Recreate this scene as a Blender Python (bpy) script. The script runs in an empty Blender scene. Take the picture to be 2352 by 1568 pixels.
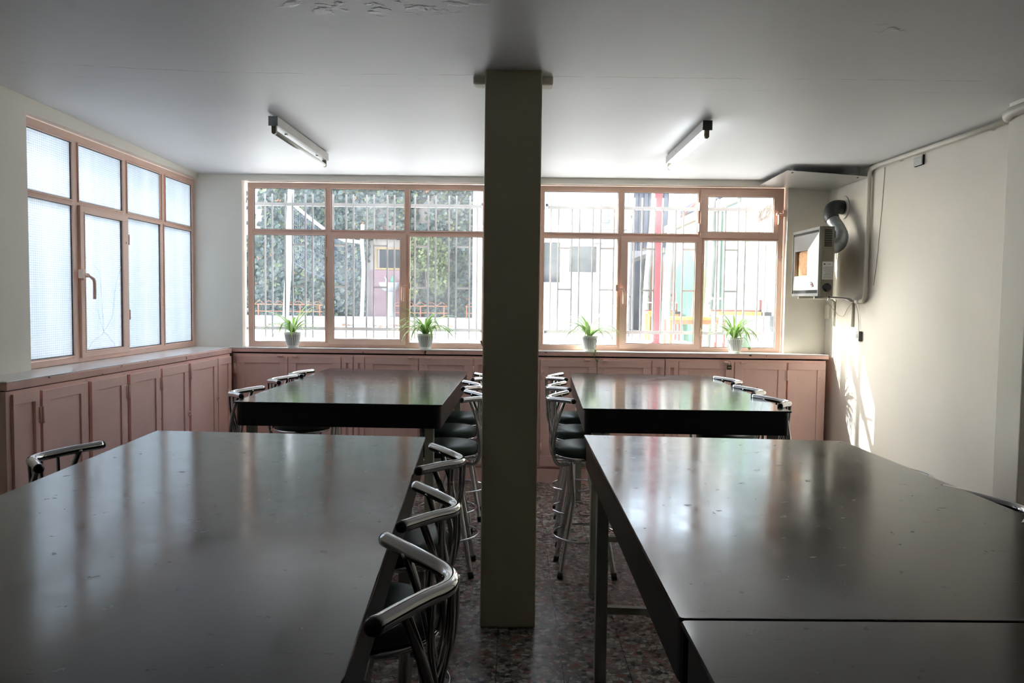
import bpy, math, random
from mathutils import Vector, Matrix

random.seed(7)
SC = bpy.context.scene
COL = SC.collection
PI = math.pi

# ------------------------------------------------------------------ camera
cam_d = bpy.data.cameras.new('camera')
cam = bpy.data.objects.new('camera', cam_d)
COL.objects.link(cam)
cam_d.sensor_fit = 'HORIZONTAL'
cam_d.sensor_width = 36.0
cam_d.lens = 1780.0 / 2352.0 * 36.0
cam_d.clip_start = 0.02
cam_d.clip_end = 300
pit, rol = math.atan(93 / 1780.0), math.radians(0.68)
right = Vector((1, 0, 0))
fwd = Vector((0, math.cos(pit), -math.sin(pit)))
up = right.cross(fwd)
r2 = right * math.cos(rol) + up * math.sin(rol)
u2 = up * math.cos(rol) - right * math.sin(rol)
M = Matrix((r2, u2, -fwd)).transposed().to_4x4()
M.translation = Vector((0, 0, 1.55))
cam.matrix_world = M
SC.camera = cam

# ------------------------------------------------------------------ world, sun, exposure
SC.view_settings.view_transform = 'Standard'
SC.view_settings.look = 'None'
SC.view_settings.gamma = 1.0
SC.view_settings.use_curve_mapping = False
SC.view_settings.exposure = 0.66
SC.cycles.max_bounces = 12
SC.cycles.diffuse_bounces = 9
SC.cycles.glossy_bounces = 4
SC.cycles.transmission_bounces = 6
SC.cycles.transparent_max_bounces = 16
SC.cycles.sample_clamp_indirect = 20.0
SC.cycles.use_denoising = True
SC.cycles.caustics_reflective = False
SC.cycles.caustics_refractive = False
SUN_TRAVEL = Vector((1.0, -0.41, -0.70)).normalized()
world = bpy.data.worlds.new('sky')
SC.world = world
world.use_nodes = True
wn = world.node_tree
wn.nodes.clear()
sky = wn.nodes.new('ShaderNodeTexSky')
sky.sky_type = 'NISHITA'
sky.sun_disc = False
sky.sun_elevation = math.asin(-SUN_TRAVEL.z)
sky.sun_rotation = math.atan2(-SUN_TRAVEL.x, -SUN_TRAVEL.y)
sky.air_density = 1.0
sky.dust_density = 2.5
sky.ozone_density = 1.0
hs = wn.nodes.new('ShaderNodeHueSaturation')
hs.inputs['Saturation'].default_value = 0.6
bg = wn.nodes.new('ShaderNodeBackground')
bg.inputs['Strength'].default_value = 1.45
wo = wn.nodes.new('ShaderNodeOutputWorld')
wn.links.new(sky.outputs[0], hs.inputs['Color'])
wn.links.new(hs.outputs[0], bg.inputs['Color'])
wn.links.new(bg.outputs[0], wo.inputs['Surface'])
sun_d = bpy.data.lights.new('sun', 'SUN')
sun_d.energy = 13.5
sun_d.angle = math.radians(0.55)
sun_d.color = (1.0, 0.97, 0.925)
sun = bpy.data.objects.new('sun', sun_d)
COL.objects.link(sun)
sun.location = (-8, 12, 9)
sun.rotation_euler = SUN_TRAVEL.to_track_quat('-Z', 'Y').to_euler()


# ------------------------------------------------------------------ materials
def new_mat(name):
    m = bpy.data.materials.new(name)
    m.use_nodes = True
    nt = m.node_tree
    nt.nodes.clear()
    out = nt.nodes.new('ShaderNodeOutputMaterial')
    return m, nt, out


def N(nt, typ, **kw):
    n = nt.nodes.new(typ)
    for k, v in kw.items():
        if hasattr(n, k):
            setattr(n, k, v)
        else:
            n.inputs[k].default_value = v
    return n


def mixc(nt, fac, a, b, blend='MIX'):
    n = nt.nodes.new('ShaderNodeMix')
    n.data_type = 'RGBA'
    n.blend_type = blend
    for sock, val in ((n.inputs[0], fac), (n.inputs[6], a), (n.inputs[7], b)):
        if isinstance(val, bpy.types.NodeSocket):
            nt.links.new(val, sock)
        elif isinstance(val, (tuple, list)):
            sock.default_value = (*val[:3], 1)
        else:
            sock.default_value = val
    return n.outputs[2]


def math_n(nt, op, a, b=None, clamp=False):
    n = nt.nodes.new('ShaderNodeMath')
    n.operation = op
    n.use_clamp = clamp
    for i, val in enumerate((a, b)):
        if val is None:
            continue
        if isinstance(val, bpy.types.NodeSocket):
            nt.links.new(val, n.inputs[i])
        else:
            n.inputs[i].default_value = val
    return n.outputs[0]


def coords(nt, scale=(1, 1, 1), kind='Object', loc=(0, 0, 0)):
    tc = nt.nodes.new('ShaderNodeTexCoord')
    mp = nt.nodes.new('ShaderNodeMapping')
    mp.inputs['Scale'].default_value = scale
    mp.inputs['Location'].default_value = loc
    nt.links.new(tc.outputs[kind], mp.inputs['Vector'])
    return mp.outputs[0]


def noise(nt, vec, scale, detail=4, rough=0.55, dist=0.0):
    n = N(nt, 'ShaderNodeTexNoise', Scale=scale, Detail=detail, Roughness=rough, Distortion=dist)
    nt.links.new(vec, n.inputs['Vector'])
    return n.outputs['Fac']


def ramp(nt, fac, stops):
    n = nt.nodes.new('ShaderNodeValToRGB')
    e = n.color_ramp.elements
    while len(e) < len(stops):
        e.new(0.5)
    for el, (p, c) in zip(e, stops):
        el.position = p
        el.color = (*c[:3], 1) if isinstance(c, (tuple, list)) else (c, c, c, 1)
    nt.links.new(fac, n.inputs[0])
    return n.outputs[0]


def bump(nt, h, strength, dist=0.01):
    n = N(nt, 'ShaderNodeBump', Strength=strength, Distance=dist)
    nt.links.new(h, n.inputs['Height'])
    return n.outputs[0]


def principled(nt, out, color=None, rough=0.5, metal=0.0, ior=1.5, normal=None):
    p = nt.nodes.new('ShaderNodeBsdfPrincipled')
    for key, val in (('Base Color', color), ('Roughness', rough), ('Metallic', metal), ('IOR', ior)):
        if val is None:
            continue
        if isinstance(val, bpy.types.NodeSocket):
            nt.links.new(val, p.inputs[key])
        elif isinstance(val, (tuple, list)):
            p.inputs[key].default_value = (*val[:3], 1)
        else:
            p.inputs[key].default_value = val
    if normal is not None:
        nt.links.new(normal, p.inputs['Normal'])
    nt.links.new(p.outputs[0], out.inputs['Surface'])
    return p


def paint(name, color, rough=0.5, var=0.06, vscale=3.0, bmp=0.0, bscale=40.0, metal=0.0, ior=1.5,
          chips=None, chip_col=(0.05, 0.04, 0.035), chip_scale=22.0):
    """painted / plain surface with slight mottling, fine relief and, if asked, chipped paint"""
    m, nt, out = new_mat(name)
    v = coords(nt)
    n1 = noise(nt, v, vscale, 5)
    lo = tuple(max(0, c * (1 - var)) for c in color)
    hi = tuple(min(1, c * (1 + var)) for c in color)
    c = ramp(nt, n1, [(0.3, lo), (0.7, hi)])
    if chips:
        n2 = noise(nt, v, chip_scale, 3, 0.6)
        f = ramp(nt, n2, [(chips, 0.0), (chips + 0.012, 1.0)])
        c = mixc(nt, f, c, chip_col)
    nm = None
    if bmp:
        nm = bump(nt, noise(nt, v, bscale, 3), bmp, 0.004)
    principled(nt, out, c, rough, metal, ior, nm)
    return m


def wall_mat(name, color, stain=(0.35, 0.31, 0.25), amount=0.25):
    m, nt, out = new_mat(name)
    v = coords(nt)
    big = noise(nt, v, 0.9, 4)
    c = ramp(nt, big, [(0.3, tuple(x * 0.94 for x in color)), (0.7, tuple(min(1, x * 1.03) for x in color))])
    marks = noise(nt, coords(nt, (1.0, 1.0, 1.6)), 7.0, 6, 0.62, 0.6)
    f = ramp(nt, marks, [(0.70, 0.0), (0.80, 1.0)])
    c = mixc(nt, math_n(nt, 'MULTIPLY', f, amount), c, stain)
    h = math_n(nt, 'ADD', math_n(nt, 'MULTIPLY', noise(nt, v, 2.2, 3), 1.5), math_n(nt, 'MULTIPLY', noise(nt, v, 60, 2), 0.10))
    principled(nt, out, c, 0.55, normal=bump(nt, h, 0.25, 0.012))
    return m


def add_soot_shade(m):
    """brown patch on the wall behind the heater: mostly painted shadow, some soot"""
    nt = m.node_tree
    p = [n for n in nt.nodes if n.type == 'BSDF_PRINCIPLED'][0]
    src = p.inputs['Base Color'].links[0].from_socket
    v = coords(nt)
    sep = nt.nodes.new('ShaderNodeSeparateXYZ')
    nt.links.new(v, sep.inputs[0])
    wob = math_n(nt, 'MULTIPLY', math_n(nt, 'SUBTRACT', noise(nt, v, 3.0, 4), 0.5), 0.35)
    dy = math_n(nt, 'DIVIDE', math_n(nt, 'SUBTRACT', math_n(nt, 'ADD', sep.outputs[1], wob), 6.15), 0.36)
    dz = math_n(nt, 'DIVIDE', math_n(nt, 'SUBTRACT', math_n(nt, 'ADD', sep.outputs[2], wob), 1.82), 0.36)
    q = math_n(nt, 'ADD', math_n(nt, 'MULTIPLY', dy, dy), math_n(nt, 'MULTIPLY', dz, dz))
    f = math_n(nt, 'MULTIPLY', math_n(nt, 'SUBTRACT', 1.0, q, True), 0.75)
    nt.links.new(mixc(nt, f, src, (0.22, 0.185, 0.15)), p.inputs['Base Color'])  # heater shadow put into the wall colour, together with some soot
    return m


def ceiling_mat():
    m, nt, out = new_mat('ceiling_paint')
    v = coords(nt)
    c = ramp(nt, noise(nt, v, 1.1, 5), [(0.3, (0.72, 0.73, 0.76)), (0.7, (0.765, 0.775, 0.80))])
    sep = nt.nodes.new('ShaderNodeSeparateXYZ')
    nt.links.new(v, sep.inputs[0])
    wob = math_n(nt, 'MULTIPLY', math_n(nt, 'SUBTRACT', noise(nt, v, 2.5, 6, 0.7), 0.5), 0.16)
    brk = ramp(nt, noise(nt, v, 5.0, 2), [(0.42, 0.0), (0.55, 1.0)])
    for y0, wdt, amt in ((3.70, 0.0030, 0.5), (3.90, 0.0022, 0.25)):
        d = math_n(nt, 'ABSOLUTE', math_n(nt, 'SUBTRACT', math_n(nt, 'ADD', sep.outputs[1], math_n(nt, 'MULTIPLY', wob, 0.4)), y0))
        line = math_n(nt, 'LESS_THAN', d, wdt)
        c = mixc(nt, math_n(nt, 'MULTIPLY', math_n(nt, 'MULTIPLY', line, brk), amt), c, (0.16, 0.14, 0.12))
    # blistered plaster: relief only inside a patch
    h = math_n(nt, 'MULTIPLY', noise(nt, v, 1.4, 3), 1.2)
    for cx, cy, rx, ry in ((-0.50, 2.83, 0.42, 0.14), (-1.25, 2.62, 0.5, 0.10), (1.42, 3.02, 0.10, 0.06)):
        dx = math_n(nt, 'DIVIDE', math_n(nt, 'SUBTRACT', sep.outputs[0], cx), rx)
        dy = math_n(nt, 'DIVIDE', math_n(nt, 'SUBTRACT', sep.outputs[1], cy), ry)
        q = math_n(nt, 'ADD', math_n(nt, 'MULTIPLY', dx, dx), math_n(nt, 'MULTIPLY', dy, dy))
        ins = math_n(nt, 'SUBTRACT', 1.0, q, True)
        fl = ramp(nt, noise(nt, v, 13, 3), [(0.52, 0.0), (0.60, 1.0)])
        h = math_n(nt, 'ADD', h, math_n(nt, 'MULTIPLY', math_n(nt, 'MULTIPLY', ins, fl), 0.9))
    principled(nt, out, c, 0.5, normal=bump(nt, h, 0.35, 0.02))
    return m


def terrazzo_mat():
    m, nt, out = new_mat('terrazzo')
    v = coords(nt, (1, 1, 1))
    vo = N(nt, 'ShaderNodeTexVoronoi', Scale=38.0, Randomness=1.0)
    nt.links.new(v, vo.inputs['Vector'])
    sep = nt.nodes.new('ShaderNodeSeparateColor')
    nt.links.new(vo.outputs['Color'], sep.inputs[0])
    chip = ramp(nt, sep.outputs[0], [(0.0, (0.050, 0.050, 0.052)), (0.22, (0.072, 0.072, 0.079)), (0.24, (0.331, 0.159, 0.129)),
                                     (0.42, (0.418, 0.216, 0.173)), (0.44, (0.216, 0.209, 0.202)), (0.68, (0.374, 0.345, 0.317)),
                                     (0.70, (0.604, 0.562, 0.503)), (1.0, (0.697, 0.662, 0.604))])
    nt.nodes[-1].color_ramp.interpolation = 'LINEAR'
    ve = N(nt, 'ShaderNodeTexVoronoi', feature='DISTANCE_TO_EDGE', Scale=38.0, Randomness=1.0)
    nt.links.new(v, ve.inputs['Vector'])
    wob = math_n(nt, 'MULTIPLY', math_n(nt, 'SUBTRACT', noise(nt, v, 70, 2), 0.5), 0.10)
    f = ramp(nt, math_n(nt, 'ADD', ve.outputs['Distance'], wob), [(0.045, 0.0), (0.07, 1.0)])
    matrix = ramp(nt, noise(nt, v, 90, 3), [(0.35, (0.159, 0.129, 0.115)), (0.65, (0.274, 0.230, 0.209))])
    c = mixc(nt, f, matrix, chip)
    c = mixc(nt, math_n(nt, 'MULTIPLY', noise(nt, v, 2.0, 4), 0.55), c, (0.086, 0.079, 0.072))
    br = N(nt, 'ShaderNodeTexBrick', offset=0.0, squash=1.0)
    br.inputs['Scale'].default_value = 1.0
    br.inputs['Mortar Size'].default_value = 0.0022
    br.inputs['Brick Width'].default_value = 0.28
    br.inputs['Row Height'].default_value = 0.28
    br.inputs['Mortar Smooth'].default_value = 0.0
    nt.links.new(coords(nt, loc=(0.05, 0.043, 0)), br.inputs['Vector'])
    c = mixc(nt, br.outputs['Fac'], c, (0.050, 0.043, 0.040))
    rgh = ramp(nt, noise(nt, v, 25, 3), [(0.3, 0.16), (0.75, 0.40)])
    h = math_n(nt, 'SUBTRACT', math_n(nt, 'MULTIPLY', noise(nt, v, 55, 2), 0.6), br.outputs['Fac'])
    principled(nt, out, c, rgh, normal=bump(nt, h, 0.25, 0.003))
    return m


def table_mat():
    m, nt, out = new_mat('black_sheet_metal')
    v = coords(nt)
    base = ramp(nt, noise(nt, v, 2.0, 6, 0.6), [(0.3, (0.018, 0.018, 0.019)), (0.7, (0.030, 0.030, 0.030))])
    # rubbed, dusty areas and dark stains
    rub = ramp(nt, noise(nt, coords(nt, (1.0, 2.2, 1)), 4.5, 8, 0.7, 0.5), [(0.48, 0.0), (0.75, 1.0)])
    c = mixc(nt, math_n(nt, 'MULTIPLY', rub, 0.30), base, (0.115, 0.112, 0.11))
    st = ramp(nt, noise(nt, coords(nt, (1.0, 1.15, 1)), 19, 4, 0.62), [(0.635, 0.0), (0.68, 1.0)])
    c = mixc(nt, math_n(nt, 'MULTIPLY', st, 0.6), c, (0.012, 0.011, 0.011))
    scr = ramp(nt, noise(nt, coords(nt, (3, 70, 1)), 5, 2, 0.5, 1.2), [(0.70, 0.0), (0.76, 1.0)])
    c = mixc(nt, math_n(nt, 'MULTIPLY', scr, 0.5), c, (0.14, 0.135, 0.13))
    rg = math_n(nt, 'ADD', ramp(nt, noise(nt, v, 6, 6, 0.65), [(0.25, 0.09), (0.8, 0.21)]), math_n(nt, 'MULTIPLY', st, 0.16))
    h = math_n(nt, 'ADD', math_n(nt, 'MULTIPLY', noise(nt, v, 1.6, 2), 1.0), math_n(nt, 'MULTIPLY', noise(nt, v, 30, 3), 0.02))
    principled(nt, out, c, rg, 0.0, 1.68, bump(nt, h, 0.06, 0.012))
    return m


def glass_mat():
    m, nt, out = new_mat('window_glass')
    v = coords(nt)
    tr = N(nt, 'ShaderNodeBsdfTransparent', Color=(0.95, 0.975, 0.965, 1))
    gl = N(nt, 'ShaderNodeBsdfGlossy', Roughness=0.02)
    fr = N(nt, 'ShaderNodeFresnel')
    geo = nt.nodes.new('ShaderNodeNewGeometry')
    # both faces of the thin pane reflect alike
    nt.links.new(math_n(nt, 'SUBTRACT', 1.35, math_n(nt, 'MULTIPLY', geo.outputs['Backfacing'], 1.35 - 1 / 1.35)), fr.inputs['IOR'])
    m1 = nt.nodes.new('ShaderNodeMixShader')
    nt.links.new(fr.outputs[0], m1.inputs[0])
    nt.links.new(tr.outputs[0], m1.inputs[1])
    nt.links.new(gl.outputs[0], m1.inputs[2])
    di = N(nt, 'ShaderNodeBsdfTranslucent', Color=(0.86, 0.88, 0.9, 1))
    f = ramp(nt, noise(nt, v, 3.2, 5, 0.6), [(0.3, 0.012), (0.75, 0.045)])
    m2 = nt.nodes.new('ShaderNodeMixShader')
    nt.links.new(f, m2.inputs[0])
    nt.links.new(m1.outputs[0], m2.inputs[1])
    nt.links.new(di.outputs[0], m2.inputs[2])
    nt.links.new(m2.outputs[0], out.inputs['Surface'])
    return m


def frosted_mat():
    """ribbed obscure glass: small cushions in rows, milky, lets light through softly"""
    m, nt, out = new_mat('ribbed_obscure_glass')
    v = coords(nt)
    sep = nt.nodes.new('ShaderNodeSeparateXYZ')
    nt.links.new(v, sep.inputs[0])
    wy = math_n(nt, 'SINE', math_n(nt, 'MULTIPLY', sep.outputs[1], 2 * PI / 0.020))
    wz = math_n(nt, 'SINE', math_n(nt, 'MULTIPLY', sep.outputs[2], 2 * PI / 0.0135))
    h = math_n(nt, 'ADD', math_n(nt, 'MULTIPLY', wy, 0.6), wz)
    nrm = bump(nt, h, 0.5, 0.002)
    cell = ramp(nt, math_n(nt, 'ADD', math_n(nt, 'MULTIPLY', h, 0.25), 0.5), [(0.1, 0.74), (0.5, 0.93), (0.9, 1.0)])
    streak = ramp(nt, noise(nt, coords(nt, (1, 5.0, 0.35)), 1.6, 4), [(0.3, (0.62, 0.67, 0.675)), (0.7, (0.73, 0.755, 0.76))])
    c = mixc(nt, 1.0, streak, cell, 'MULTIPLY')
    tl = nt.nodes.new('ShaderNodeBsdfTranslucent')
    nt.links.new(c, tl.inputs['Color'])
    nt.links.new(nrm, tl.inputs['Normal'])
    tr = N(nt, 'ShaderNodeBsdfTransparent', Color=(0.85, 0.92, 0.95, 1))
    gl = N(nt, 'ShaderNodeBsdfGlossy', Roughness=0.15)
    nt.links.new(nrm, gl.inputs['Normal'])
    a = nt.nodes.new('ShaderNodeMixShader')
    a.inputs[0].default_value = 0.10
    nt.links.new(tl.outputs[0], a.inputs[1])
    nt.links.new(tr.outputs[0], a.inputs[2])
    b = nt.nodes.new('ShaderNodeMixShader')
    b.inputs[0].default_value = 0.06
    nt.links.new(a.outputs[0], b.inputs[1])
    nt.links.new(gl.outputs[0], b.inputs[2])
    nt.links.new(b.outputs[0], out.inputs['Surface'])
    return m


def emit_mat(name, color, strength):
    m, nt, out = new_mat(name)
    e = N(nt, 'ShaderNodeEmission', Color=(*color, 1), Strength=strength)
    nt.links.new(e.outputs[0], out.inputs['Surface'])
    return m


def leaf_strip_mat():
    m, nt, out = new_mat('striped_leaf')
    tc = nt.nodes.new('ShaderNodeTexCoord')
    sep = nt.nodes.new('ShaderNodeSeparateXYZ')
    nt.links.new(tc.outputs['UV'], sep.inputs[0])
    d = math_n(nt, 'ABSOLUTE', math_n(nt, 'SUBTRACT', sep.outputs[0], 0.5))
    c = ramp(nt, d, [(0.0, (0.34, 0.52, 0.12)), (0.20, (0.22, 0.42, 0.07)), (0.33, (0.26, 0.46, 0.09)), (0.41, (0.70, 0.80, 0.48))])
    tip = ramp(nt, sep.outputs[1], [(0.95, 0.0), (0.99, 1.0)])
    c = mixc(nt, tip, c, (0.25, 0.13, 0.05))
    p = principled(nt, out, c, 0.4)
    tl = nt.nodes.new('ShaderNodeBsdfTranslucent')
    nt.links.new(c, tl.inputs['Color'])
    mx = nt.nodes.new('ShaderNodeMixShader')
    mx.inputs[0].default_value = 0.45
    nt.links.new(p.outputs[0], mx.inputs[1])
    nt.links.new(tl.outputs[0], mx.inputs[2])
    nt.links.new(mx.outputs[0], out.inputs['Surface'])
    return m


def foliage_mat(name, stops, rough=0.45, transl=0.2):
    m, nt, out = new_mat(name)
    at = nt.nodes.new('ShaderNodeAttribute')
    at.attribute_name = 'tint'
    c = ramp(nt, at.outputs['Fac'], stops)
    p = principled(nt, out, c, rough)
    tl = nt.nodes.new('ShaderNodeBsdfTranslucent')
    nt.links.new(c, tl.inputs['Color'])
    mx = nt.nodes.new('ShaderNodeMixShader')
    mx.inputs[0].default_value = transl
    nt.links.new(p.outputs[0], mx.inputs[1])
    nt.links.new(tl.outputs[0], mx.inputs[2])
    nt.links.new(mx.outputs[0], out.inputs['Surface'])
    return m


def birch_mat():
    m, nt, out = new_mat('pale_bark')
    v = coords(nt)
    c = ramp(nt, noise(nt, v, 6, 4), [(0.3, (0.20, 0.19, 0.18)), (0.7, (0.30, 0.28, 0.265))])
    k = ramp(nt, noise(nt, coords(nt, (9, 9, 5)), 1.4, 2), [(0.66, 0.0), (0.70, 1.0)])
    c = mixc(nt, k, c, (0.05, 0.045, 0.04))
    principled(nt, out, c, 0.7)
    return m


def mural_mat():
    m, nt, out = new_mat('painted_wall')
    v = nt.nodes.new('ShaderNodeNewGeometry').outputs['Position']
    sep = nt.nodes.new('ShaderNodeSeparateXYZ')
    nt.links.new(v, sep.inputs[0])
    wob = math_n(nt, 'MULTIPLY', math_n(nt, 'SUBTRACT', noise(nt, v, 1.5, 3), 0.5), 0.9)
    yy = math_n(nt, 'ADD', sep.outputs[1], wob)
    zz = math_n(nt, 'ADD', sep.outputs[2], math_n(nt, 'MULTIPLY', wob, 0.4))
    c = ramp(nt, math_n(nt, 'DIVIDE', math_n(nt, 'SUBTRACT', yy, 8.0), 13.0),
             [(0.05, (0.125, 0.129, 0.129)), (0.16, (0.087, 0.115, 0.129)), (0.27, (0.092, 0.120, 0.131)), (0.33, (0.120, 0.125, 0.120)),
              (0.45, (0.125, 0.125, 0.105)), (0.55, (0.129, 0.115, 0.109)), (0.68, (0.092, 0.111, 0.129)), (0.80, (0.168, 0.155, 0.092)), (0.90, (0.105, 0.142, 0.205))])
    for cy, cz, ry, rz, col in ((11.9, 1.5, 0.85, 1.45, (0.071, 0.115, 0.087)), (10.7, 1.2, 0.28, 1.6, (0.060, 0.101, 0.060)), (14.4, 1.3, 0.95, 1.3, (0.037, 0.081, 0.057)),
                                (13.3, 1.1, 0.5, 1.2, (0.099, 0.120, 0.057)), (15.6, 2.0, 0.30, 0.5, (0.115, 0.052, 0.052)),
                                (17.6, 1.2, 0.55, 1.2, (0.111, 0.087, 0.041)), (18.6, 1.2, 0.5, 0.9, (0.048, 0.066, 0.041)), (16.6, 1.6, 0.3, 0.9, (0.109, 0.071, 0.044))):
        dy = math_n(nt, 'DIVIDE', math_n(nt, 'SUBTRACT', yy, cy), ry)
        dz = math_n(nt, 'DIVIDE', math_n(nt, 'SUBTRACT', zz, cz), rz)
        q = math_n(nt, 'ADD', math_n(nt, 'MULTIPLY', dy, dy), math_n(nt, 'MULTIPLY', dz, dz))
        c = mixc(nt, math_n(nt, 'LESS_THAN', q, 1.0), c, col)
    principled(nt, out, c, 0.9, ior=1.0, normal=bump(nt, noise(nt, v, 40, 2), 0.2, 0.01))
    return m


MT = {}
MT['wall'] = wall_mat('cream_wall_paint', (0.84, 0.805, 0.725))
MT['wall_soot_shade'] = add_soot_shade(wall_mat('cream_wall_soot_shade', (0.78, 0.74, 0.665)))
MT['wall_dim'] = paint('brown_wall_paint', (0.22, 0.19, 0.16), 0.7)
MT['pillar'] = wall_mat('pillar_paint', (0.60, 0.565, 0.40), (0.16, 0.14, 0.10), 0.35)
MT['ceiling'] = ceiling_mat()
MT['floor'] = terrazzo_mat()
MT['pink'] = paint('pink_cabinet_paint', (0.87, 0.58, 0.515), 0.42, 0.07, 3.0, 0.25, 30, chips=0.735)
MT['pink_edge'] = paint('pink_worn_edge_paint', (0.80, 0.49, 0.42), 0.5, 0.08, 5.0, 0.3, 40, chips=0.66, chip_scale=14)
MT['peach'] = paint('peach_window_paint', (0.80, 0.55, 0.45), 0.42, 0.06, 4.0, 0.2, 40, chips=0.74)
MT['putty'] = paint('dark_old_putty', (0.10, 0.085, 0.07), 0.8, 0.5, 20, 0.4, 60)
MT['gap'] = paint('dark_gap', (0.012, 0.011, 0.010), 0.9, 0.1)
MT['marble'] = paint('pale_stone_top', (0.80, 0.77, 0.75), 0.22, 0.10, 2.5, 0.05, 20, chips=0.74, chip_col=(0.42, 0.27, 0.24), chip_scale=8)
MT['table'] = table_mat()
MT['apron'] = paint('black_lacquer', (0.012, 0.012, 0.013), 0.32, 0.2, 6, 0.05, 50)
MT['leg'] = paint('grey_leg_paint', (0.48, 0.48, 0.42), 0.5, 0.1, 6)
MT['chrome'] = paint('chrome', (0.64, 0.64, 0.65), 0.07, 0.02, 4, metal=1.0)
MT['rubber'] = paint('black_rubber', (0.012, 0.012, 0.012), 0.4, 0.1)
MT['vinyl'] = paint('dark_green_vinyl', (0.028, 0.056, 0.045), 0.38, 0.15, 8, 0.1, 60)
MT['glass'] = glass_mat()
MT['frosted'] = frosted_mat()
MT['white_metal'] = paint('white_enamel', (0.68, 0.68, 0.66), 0.35, 0.05, 5)
MT['white_dirty'] = paint('white_enamel_worn', (0.62, 0.61, 0.58), 0.4, 0.08, 5, chips=0.66, chip_col=(0.30, 0.27, 0.22), chip_scale=9)
MT['socket'] = paint('olive_lamp_socket', (0.22, 0.21, 0.14), 0.5, 0.1)
MT['tube_on'] = emit_mat('lit_fluorescent_tube', (0.93, 0.98, 1.0), 6.0)
MT['tube_off'] = paint('unlit_fluorescent_tube', (0.85, 0.86, 0.85), 0.3, 0.02)
MT['galv'] = paint('galvanised_steel', (0.34, 0.37, 0.38), 0.38, 0.25, 14, metal=0.85)
MT['dark_metal'] = paint('dark_metal', (0.05, 0.05, 0.05), 0.45, 0.1)
MT['steel'] = paint('brushed_steel', (0.22, 0.215, 0.205), 0.36, 0.06, 10, metal=1.0)
MT['olive'] = paint('olive_brown_enamel', (0.20, 0.175, 0.125), 0.45, 0.08, 5)
MT['ceramic'] = paint('orange_ceramic_plaque', (0.66, 0.40, 0.22), 0.7, 0.15, 30, 0.2, 80)
MT['paper'] = paint('paper', (0.66, 0.66, 0.63), 0.7, 0.04)
MT['ink'] = paint('ink', (0.06, 0.06, 0.09), 0.7, 0.1)
MT['red_ink'] = paint('red_ink', (0.45, 0.06, 0.07), 0.7, 0.1)
MT['pipe'] = paint('cream_pipe_paint', (0.66, 0.63, 0.55), 0.4, 0.06, 6)
MT['plate'] = paint('aluminium_sheet', (0.46, 0.455, 0.43), 0.33, 0.08, 3, metal=0.55)
MT['cord'] = paint('cream_cable', (0.52, 0.47, 0.38), 0.5, 0.08)
MT['coil'] = paint('pale_coil_cable', (0.20, 0.18, 0.14), 0.6, 0.1)
MT['brass'] = paint('brass', (0.62, 0.45, 0.16), 0.3, 0.1, metal=1.0)
MT['pot'] = paint('white_plastic_pot', (0.90, 0.90, 0.88), 0.35, 0.03)
MT['pot_rib'] = paint('grey_groove', (0.50, 0.51, 0.53), 0.5, 0.04)
MT['soil'] = paint('potting_soil', (0.05, 0.035, 0.025), 0.9, 0.4, 60)
MT['leaf'] = leaf_strip_mat()
MT['grille'] = paint('silver_grille_paint', (0.30, 0.32, 0.33), 0.4, 0.1, 12, chips=0.72, chip_col=(0.16, 0.10, 0.07))
# yard
MT['yard'] = paint('pale_concrete', (0.64, 0.63, 0.615), 0.8, 0.10, 1.2, 0.2, 30)
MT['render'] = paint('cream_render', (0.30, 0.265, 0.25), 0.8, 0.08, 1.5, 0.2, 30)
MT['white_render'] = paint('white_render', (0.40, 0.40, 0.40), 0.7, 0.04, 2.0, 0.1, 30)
MT['alley'] = paint('white_alley_render', (0.80, 0.80, 0.80), 0.8, 0.05)
MT['pvc'] = paint('white_pvc', (0.48, 0.48, 0.52), 0.35, 0.02)
MT['kerb'] = paint('kerb_stone', (0.36, 0.33, 0.31), 0.8, 0.12, 4, 0.3, 30)
MT['pink_tile'] = paint('pink_tiles', (0.19, 0.10, 0.12), 0.35, 0.10, 6)
MT['dark_glass'] = paint('dark_glass', (0.03, 0.035, 0.04), 0.08, 0.3, 6)
MT['mirror'] = paint('dark_mirror', (0.03, 0.035, 0.04), 0.5, 0.4, 6, ior=1.2)
MT['yellow_frame'] = paint('yellow_frame_paint', (0.26, 0.17, 0.06), 0.5, 0.1)
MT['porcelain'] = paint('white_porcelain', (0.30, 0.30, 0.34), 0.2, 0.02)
MT['orange'] = paint('orange_paint', (0.36, 0.10, 0.035), 0.45, 0.1)
MT['white_trunk'] = paint('limewashed_bark', (0.38, 0.38, 0.38), 0.8, 0.10, 8, 0.5, 30, chips=0.68, chip_col=(0.2, 0.18, 0.16))
MT['net'] = paint('blue_grey_net_cord', (0.07, 0.09, 0.14), 0.7, 0.1)
MT['tape'] = paint('white_tape', (0.75, 0.75, 0.75), 0.6, 0.03)
MT['ivy'] = foliage_mat('ivy_leaf', [(0.0, (0.022, 0.037, 0.034)), (0.40, (0.045, 0.070, 0.064)), (0.70, (0.070, 0.101, 0.082)),
                                     (0.82, (0.101, 0.129, 0.058)), (0.90, (0.148, 0.156, 0.058)), (0.96, (0.281, 0.133, 0.070))], 0.35, 0.15)
MT['shrub'] = foliage_mat('shrub_leaf', [(0.0, (0.05, 0.08, 0.025)), (0.6, (0.10, 0.14, 0.045)), (1.0, (0.22, 0.24, 0.09))], 0.45, 0.3)
MT['dry_leaf'] = foliage_mat('dry_leaf', [(0.0, (0.22, 0.11, 0.06)), (1.0, (0.45, 0.26, 0.15))], 0.7, 0.1)
MT['stem'] = paint('brown_stem', (0.10, 0.075, 0.05), 0.8, 0.2, 20)
MT['birch'] = birch_mat()
MT['mural'] = mural_mat()
MT['red'] = paint('red_post_paint', (0.25, 0.014, 0.024), 0.45, 0.06)
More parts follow.
